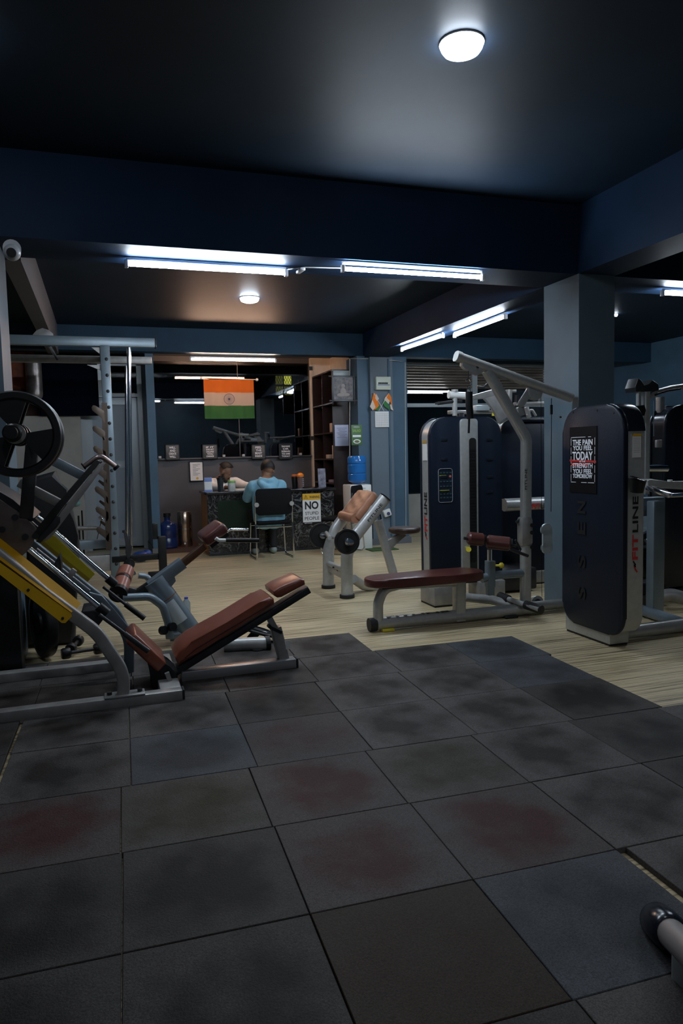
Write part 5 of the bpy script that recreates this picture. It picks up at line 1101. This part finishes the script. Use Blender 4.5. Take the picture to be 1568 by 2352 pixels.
# pads
A, B = W(308, 1457, y=3.99), W(386, 1523, y=3.99); C_, D_ = W(315, 1424, y=4.30), W(391, 1504, y=4.30)
A2, B2 = (A+C_)/2, (B+D_)/2; ax_ = (B2-A2); wd = (C_-A); wd.x = 0; wdn = V((0, 1, 0)); up_ = ax_.cross(wdn).normalized(); up_ = up_ if up_.z > 0 else -up_
Rm = Matrix((ax_.normalized(), wdn, up_ if ax_.normalized().cross(wdn).dot(up_) > 0 else up_)).transposed()
print('seat', A, B, C_, D_)
MB().box((A+B)/2+wdn*.155-up_*.035, ((B-A).length, .31, .07), Rm, .016, 3).build('seat_pad', leather, o)
back = [(410, 1530), (402, 1512), (412, 1494), (440, 1474), (520, 1430), (598, 1382), (620, 1371), (630, 1376), (632, 1389), (540, 1445), (450, 1502)]
MB().prism(PL(back, 4.0), (0, .29, 0), .02, 3).build('back_pad', leather, o)
MB().prism(PL([(630, 1369), (628, 1358), (642, 1349), (690, 1329), (700, 1332), (702, 1343), (648, 1372), (638, 1374)], 4.02), (0, .25, 0), .016, 3).build('head_pad', leather, o)
MB().tube([p+V((0, -.001, 0)) for p in PL([(424, 1512), (450, 1490), (530, 1442), (622, 1386)], 4.0)], .003, seg=6).build('pad_piping', mat('dark_piping', (.05, .012, .008), .5), o)
MB().rect([W(398, 1542, y=4.14), W(706, 1352, y=4.14)], .09, .045).build('back_frame', darksteel, o)
MB().rect([W(612, 1408, y=4.14), W(636, 1452, y=4.14)], .05, .035).build('support_strut_upper', silver2, o); MB().rect([W(632, 1440, y=4.14), W(656, 1532, y=4.14)], .06, .065).build('support_strut', silver2, o)
MB().rect([W(629, 1447, y=4.14), W(632, 1441, y=4.14)], .08, .09).build('strut_collar', blackp, o)
c = W(651, 1483, y=4.105); MB().box((c.x+.028, 4.108, c.z), (.025, .002, .05)).build('size_sticker', paper, o)
slab([(318, 1482), (388, 1535), (410, 1545), (404, 1560), (400, 1600), (352, 1598), (345, 1530)], 4.0, 4.2, .01).build('seat_box', blackp, o)
MB().rect([W(383, 1545, y=3.97), W(394, 1575, y=3.97)], .025, .025).build('pedal', silver2, o)
MB().tube([W(228, 1412, y=3.9), W(338, 1494, y=3.9)], .010).tube([W(285, 1455, y=3.9), W(340, 1496, y=3.9)], .014).build('release_lever', darksteel, o)
MB().tube([W(237, 1348, y=4.4), W(292, 1391, y=4.35)], .009).build('safety_lever', darksteel, o); MB().tube([W(288, 1388, y=4.35), W(332, 1421, y=4.32)], .016).build('lever_grip', blackp, o)
slab([(205, 1360), (235, 1368), (262, 1400), (302, 1448), (300, 1465), (235, 1412), (205, 1385)], 4.36, 4.42, .008).build('seat_side_frame', bluegrey, o)
slab([(190, 1405), (225, 1400), (240, 1420), (210, 1460), (180, 1440)], 4.1, 4.35, .01).build('lower_mount', darksteel, o)
# ---------------------------------------------------------------- roman chair
o = thing('back_extension_bench', 'grey angled back extension bench with a brown hip pad, behind the leg press', 'exercise bench', (.6, 5.1, 0))
YB = 5.10; Pb = lambda a, b, y=YB: W(a, b, y=y)
MB().cyl(Pb(352, 1332), Pb(438, 1452), .078, 28).build('main_tube', bluegrey, o)
t0, t1 = Pb(352, 1332), Pb(438, 1452); tv = (t1-t0).normalized()
MB().cyl(t0.lerp(t1, .33), t0.lerp(t1, .345), .0785, 28).build('rust_ring', mat('rust', (.25, .09, .03), .7), o)
lb = t0.lerp(t1, .5); tn = V((-tv.z, 0, tv.x))
m_ = MB(); g_ = []
for i in range(7): 
    a = -1.5+i*.22; g_.append([lb+tv*(s_+.03)+(V((0, -1, 0))*cos(a+.7)+tn*sin(a+.7))*.0797 for s_ in (-.085, .085)])
vs_ = [[m_.b.verts.new(p) for p in r_] for r_ in g_]
for i in range(6): m_.b.faces.new((vs_[i][0], vs_[i+1][0], vs_[i+1][1], vs_[i][1]))
m_.build('instruction_sheet', mat('pale_sheet', (.55, .62, .64), .6), o)
MB().rect([Pb(345, 1347), Pb(420, 1292)], .075, .085).build('slide_sleeve', bluegrey, o)
MB().rect([Pb(312, 1367), Pb(350, 1341)], .06, .065).build('sleeve_foot', blackp, o)
MB().rect([Pb(412, 1300), Pb(470, 1254)], .05, .055).build('slide_bar', mat('copper_brown_steel', (.20, .11, .07), .3, .8), o)
slab([(378, 1330), (398, 1312), (404, 1335), (392, 1350)], YB-.03, YB+.03, .004).build('gusset', bluegrey, o)
pa = (Pb(420, 1292)-Pb(345, 1347)).normalized(); pn = V((-pa.z, 0, pa.x)); pn = pn if pn.z > 0 else -pn
Rp = Matrix((pa, V((0, 1, 0)), pa.cross(V((0, 1, 0))))).transposed()
MB().box(Pb(487, 1223)+V((0, .0, 0)), (.185, .34, .085), Rp, .03, 4).build('hip_pad', maroon, o)
MB().box(Pb(487, 1223)-pn*.055, (.15, .28, .02), Rp).build('pad_board', blackp, o)
MB().tube([Pb(510, 1228, 5.3), Pb(528, 1216, 5.3), Pb(570, 1216, 5.3)], .010, .03).build('chrome_handle', chrome, o)
MB().tube([Pb(495, 1236, 4.92), Pb(502, 1241, 4.92), Pb(520, 1241, 4.92)], .013, .02).build('handle_stub', white_p, o); MB().cyl(Pb(518, 1241, 4.92), Pb(594, 1241, 4.92), .016).build('handle_grip', blackp, o)
# rollers
ra, rb2 = W(290, 1310, y=5.30), W(268, 1372, y=4.95); rd = (rb2-ra); rl = rd.length; rn = rd.normalized(); cu = mat('copper_brown_vinyl', (.30, .11, .075), .3)
for f0_, f1_ in ((0, .36), (.42, .80)): MB().lathe([(.045, 0), (.056, .010), (.056, rl*(f1_-f0_)-.01), (.045, rl*(f1_-f0_))], ra+rd*f0_, rn).build('ankle_roller', cu, o)
for f0_, w__, r__ in ((.36, .06, .052), (.80, .10, .062)): MB().lathe([(.02, 0), (r__, .0), (r__, rl*w__), (.02, rl*w__)], ra+rd*f0_, rn).build('roller_cap', blackp, o)
MB().tube([ra-rn*.03, rb2+rn*.02], .012).build('roller_axle', blackp, o)
MB().rect([W(282, 1352, y=5.12), W(320, 1362, y=5.12)], .05, .05).build('roller_arm', darksteel, o)
MB().tube([W(282, 1373, y=5.0), W(345, 1370, y=5.0), W(374, 1392, y=5.0), W(386, 1430, y=5.0), W(390, 1466, y=5.0)], .028, .09).build('bent_frame_tube', bluegrey, o)
MB().tube([W(318, 1322, y=5.35), W(338, 1324, y=5.35), W(350, 1345, y=5.35)], .022, .05).build('upper_frame_tube', bluegrey, o)
MB().tube([W(390, 1460, z=.05), W(460, 1452, z=.05)], .04).tube([W(440, 1452, z=.06), W(520, 1470, z=.05)], .04).build('base_frame', bluegrey, o)
c1_, c2_ = W(515, 1482, z=.055), W(612, 1478, z=.055)
MB().tube([c1_, c2_], .045, seg=20).build('front_base_tube', silver, o); MB().cyl(c2_-V((.01, 0, 0)), c2_+V((.02, 0, 0)), .05).build('tube_end_cap', blackp, o)
MB().cyl(V((c2_.x-.06, c2_.y, .0145)), V((c2_.x-.06, c2_.y, .03)), .05).build('rubber_foot', rubber, o)
c = W(590, 1450, y=4.8); Rf = Matrix.Rotation(.35, 3, 'Y'); 
fpm = MB().prism([c+Rf @ V((.17*cos(k*pi/12), .13*sin(k*pi/12), 0)) for k in range(24)], Rf @ V((0, 0, .015)), .004); fpm.build('foot_platform', blackp, o)
MB().tube([c+Rf @ V((.10*cos(k*pi/12), .07*sin(k*pi/12), .017)) for k in range(24)], .006, seg=6, closed=True).build('platform_ring', gloss_h, o)
MB().cyl(W(570, 1475, y=4.78), c, .03).build('platform_stem', darksteel, o)
for p_ in ((372, 1448), (392, 1440)): MB().lathe([(0, 0), (.03, .0), (.03, .03), (0, .03)], W(*p_, y=4.96), (.6, -1, .2)).build('base_wheel', blackp, o)
# small bottle
c = W(428, 1400, z=0); c.z = .001; c = W(428, 1392, y=5.9); c.z = 0.001
o = thing('drinking_bottle', 'small clear water bottle with a blue cap standing on the wood floor behind the bench', 'bottle', c)
hh = W(428, 1372, y=5.9).z
MB().lathe([(.028, 0), (.032, .01), (.032, hh*.7), (.014, hh*.9), (.013, hh*.95)], c).build('bottle_body', mat('clear_blue_plastic', (.4, .5, .6), .1, trans=.6), o); MB().lathe([(.016, hh*.92), (.016, hh), (0, hh)], c).build('cap', mat('blue_cap', (.02, .06, .5), .4), o)
# ---------------------------------------------------------------- squat rack
o = thing('squat_rack', 'tall silver squat rack with saw-tooth bar hooks behind the leg press at the left', 'squat rack', (.1, 7.8, 0))
YR = 7.5; Pr = lambda a, b, y=YR: W(a, b, y=y)
xu = Pr(252, 1000).x+.0; xu = (Pr(245, 790).x+Pr(262, 1340).x)/2; zR = Pr(245, 786).z
MB().bb(xu-.045, xu+.045, YR-.04, YR+.04, .005, zR-.03, .006).build('front_upright', bluegrey, o)
z_ = .25; upr = o.children[-1]
while z_ < zR-.1: MB().ball((xu+.01, YR-.042, z_), .017, (1, .6, 1), 10).build('bolt_head', darksteel, upr); z_ += .155
MB().bb(-1.5, Pr(321, 0).x, YR-.04, YR+.04, zR-.045, zR+.045, .006).build('top_beam', bluegrey, o); MB().bb(Pr(321, 0).x, Pr(321, 0).x+.012, YR-.042, YR+.042, zR-.047, zR+.047, .004).build('end_cap', blackp, o)
zR2 = W(310, 828, y=8.6).z
MB().bb(-1.5, W(311, 0, y=8.6).x, 8.56, 8.64, zR2-.04, zR2+.04, .006).build('rear_beam', silver2, o)
MB().bb(xu-.045+.0, xu+.045, YR+.04, 8.56, zR2-.03, zR2+.03, .006).build('side_beam', silver2, o)
slab([(210, 798), (238, 798), (238, 826), (228, 812)], YR-.01, YR+.01).build('gusset', silver2, o); slab([(200, 838), (240, 838), (240, 868), (230, 850)], YR+.02, YR+.04).build('gusset', silver2, o)
MB().cyl(Pr(296, 797), Pr(300, 1260), .021).build('guide_rod', chrome, o); MB().cyl(W(290, 840, y=8.6), W(291, 1235, y=8.6), .018).build('guide_rod', chrome, o)
MB().cyl(Pr(113, 793), W(131, 824, y=8.4), .016).build('pull_up_bar', chrome, o)
slab([(75, 768), (84, 758), (97, 753), (112, 758), (122, 766), (122, 771), (75, 771)], YR-.03, YR+.03, .004).build('top_hanger', silver2, o)
hookm = mat('bronze_steel', (.10, .075, .06), .4, .6)
slab([(233, 925), (246, 925), (257, 1262), (243, 1262)], YR-.06, YR-.045).build('hook_strip', hookm, o)
for k in range(7):
    tx, ty = 210+k*1.8, 936+k*46.5
    slab([(tx, ty), (tx+3, ty-5), (tx+8, ty-5), (tx+30, ty+8), (tx+32, ty+38), (tx+22, ty+22), (tx+2, ty+7)], YR-.06, YR-.045, .002).build('bar_hook', hookm, o)
    if k >= 3: slab([(tx+8, ty-16), (tx+11, ty-20), (tx+30, ty-9), (tx+30, ty+3)], YR+.35, YR+.37, .002).build('rear_bar_hook', hookm, o)
MB().bb(-1.4, xu+.04, YR+.1, YR+.2, Pr(0, 1277).z, Pr(0, 1256).z, .006).build('base_beam', bluegrey, o)
MB().bb(-1.4, xu-.04, YR-.02, YR+.06, Pr(0, 1328).z, Pr(0, 1290).z, .006).build('base_beam', silver2, o)
for a, b in (((160, 1213), (222, 1213)), ((130, 1245), (222, 1244))): MB().cyl(Pr(*a, 7.9), Pr(*b, 7.9), .022).build('storage_bar', silver2, o)
MB().cyl(Pr(234, 1192, 7.9), Pr(222, 1246, 7.9), .008).cyl(Pr(228, 1186, 7.9), Pr(236, 1194, 7.9), .02).build('locking_rod', chrome, o)
slab([(280, 1219), (287, 1217), (292, 1225), (297, 1248), (304, 1256), (300, 1275), (293, 1290), (288, 1270), (289, 1250), (285, 1224), (281, 1224)], YR-.06, YR-.03, .004).build('hook_arm', darksteel, o)
MB().bb(Pr(300, 0).x-.02, Pr(300, 0).x+.03, YR-.05, YR+.01, Pr(0, 1258).z, Pr(0, 1220).z, .004).bb(Pr(307, 0).x, Pr(326, 0).x, YR-.08, YR+.02, .02, Pr(0, 1252).z, .004).build('carriage_box', blackp, o)
MB().bb(xu-.03, Pr(310, 0).x, YR-.05, YR+.02, Pr(0, 1308).z, Pr(0, 1294).z, .004).bb(Pr(280, 0).x, Pr(310, 0).x, YR-.05, YR+.02, Pr(0, 1350).z, Pr(0, 1338).z, .004).build('lower_link', blackp, o)
o = thing('barbell', 'barbell held in the squat rack carriage, its chrome sleeve end facing the camera', 'barbell', Pr(300, 1305, 7.2))
e0, e1 = Pr(305, 1320, 6.6), Pr(297, 1296, 7.35)
MB().cyl(e0, e1, .024).lathe([(.016, -.002), (.030, 0), (.030, .05), (.024, .05)], e0, e1-e0).build('sleeve', chrome, o); MB().lathe([(.026, 0), (.05, 0), (.055, .02), (.05, .05), (.026, .05)], e1, e1-e0).build('collar', blackp, o)
# perforated black rack and black draped shape
o = thing('perforated_rack', 'black perforated steel strips standing against the pale partition', 'rack', W(185, 1255, y=9.8))
for px, t_ in ((182, 1185), (190, 1173)):
    a = W(px-4, t_, y=9.8); b = W(px+4, 1258, y=9.8); mb = MB().bb(a.x, a.x+.012, 9.78, 9.82, 0.001, a.z).bb(b.x-.012, b.x, 9.78, 9.82, 0.001, a.z); z_ = .1
    while z_ < a.z: mb.bb(a.x, b.x, 9.79, 9.80, z_, z_+.03); z_ += .065
    mb.build('strip', blackp, o)
slab([(60, 1100), (126, 1082), (143, 1130), (163, 1158), (170, 1198), (179, 1232), (183, 1268), (178, 1320), (172, 1480), (60, 1484)], 5.3, 5.5, .03).build('punch_bag', mat('black_leatherette', (.006, .006, .007), .6), cat='bag', label='tall black bag standing behind the leg press foot plate')
c = W(176, 1156, y=10.57); MB().ball(c, .055, (1, .6, .7)).build('hanging_cap', mat('pale_teal_cloth', (.25, .45, .45), .8), cat='cap', label='pale teal cap hanging on the partition behind the rack')
# black plates standing under the rack, dumbbells
def standing(px, py, y, r, ax, label):
    c = W(px, py, y=y); c.z = r+.014; pt = thing('weight_plate', label, 'weight plate', c, 'black plates standing on the floor'); disc('disc', c, ax, r, .07, pt)
standing(100, 1440, 5.0, .225, (1, .35, .0), 'rightmost large black plate standing on edge behind the leg press')
standing(58, 1430, 5.8, .225, (1, .35, .0), 'large black plate standing on edge, second from the left photo edge')
standing(10, 1430, 5.8, .225, (1, .35, 0), 'large black plate standing on edge at the left photo edge')
def dumbbell(px, py, label, d=(1, .3, 0)):
    c = W(px, py, z=.052); d = V(d).normalized(); o = thing('dumbbell', label, 'dumbbell', c)
    MB().cyl(c-d*.07, c+d*.07, .012).build('handle', darksteel, o)
    for s in (-1, 1): MB().lathe([(0, 0), (.030, 0), (.036, .010), (.036, .045), (.030, .055), (0, .055)], c+d*s*.10-d*.031, d).build('head', blackp, o)
dumbbell(190, 1495, 'black dumbbell on the mat behind the leg press, nearer one', (1, .2, 0))
dumbbell(172, 1480, 'black dumbbell on the mat behind the leg press, farther one', (.2, 1, 0))
MB().bb(W(0, 1520, y=4.6).x-.4, W(46, 1420, y=4.6).x, 4.58, 4.74, .016, W(20, 1310, y=4.6).z, .01).build('speaker_cabinet', blackp, cat='box', label='tall black box standing on the mat at the left photo edge')
# ---------------------------------------------------------------- foreground machine foot, right edge
c = W(1513, 2118, y=1.45); print('foot', c)
o = thing('machine_frame_end', 'silver frame tube with a round black rubber end at the lower right photo edge', 'machine part', (c.x, c.y, 0))
e = W(1600, 2200, y=1.22)
dv = (e-c).normalized()
MB().lathe([(0, -.052), (.020, -.049), (.036, -.036), (.046, -.012), (.048, .03), (.046, .09), (.040, .10)], c, dv, 28).build('rubber_end', gloss_h, o)
MB().cyl(c+dv*.095, e+dv*.3, .036, 24).build('frame_tube', mat('warm_silver', (.42, .38, .36), .35, .4), o)
MB().rect([c+dv*.2+V((0, 0, -.0)), V((c.x+dv.x*.2, c.y+dv.y*.2, .015))], .05, .05).build('foot_leg', silver, o)
c = W(1556, 1803, y=2.35)
o = thing('roller_cushion', 'dark red foam roller cushion, mostly cut off by the right photo edge', 'cushion', (c.x, c.y, 0))
MB().lathe([(.035, 0), (.048, .012), (.048, .2), (.035, .21)], c-V((.0, .0, 0)), (1, -.25, 0)).build('roller', maroon, o); MB().cyl(c+V((.12, -.03, 0)), (c.x+.12, c.y-.03, .013), .02).build('stand', darksteel, o)
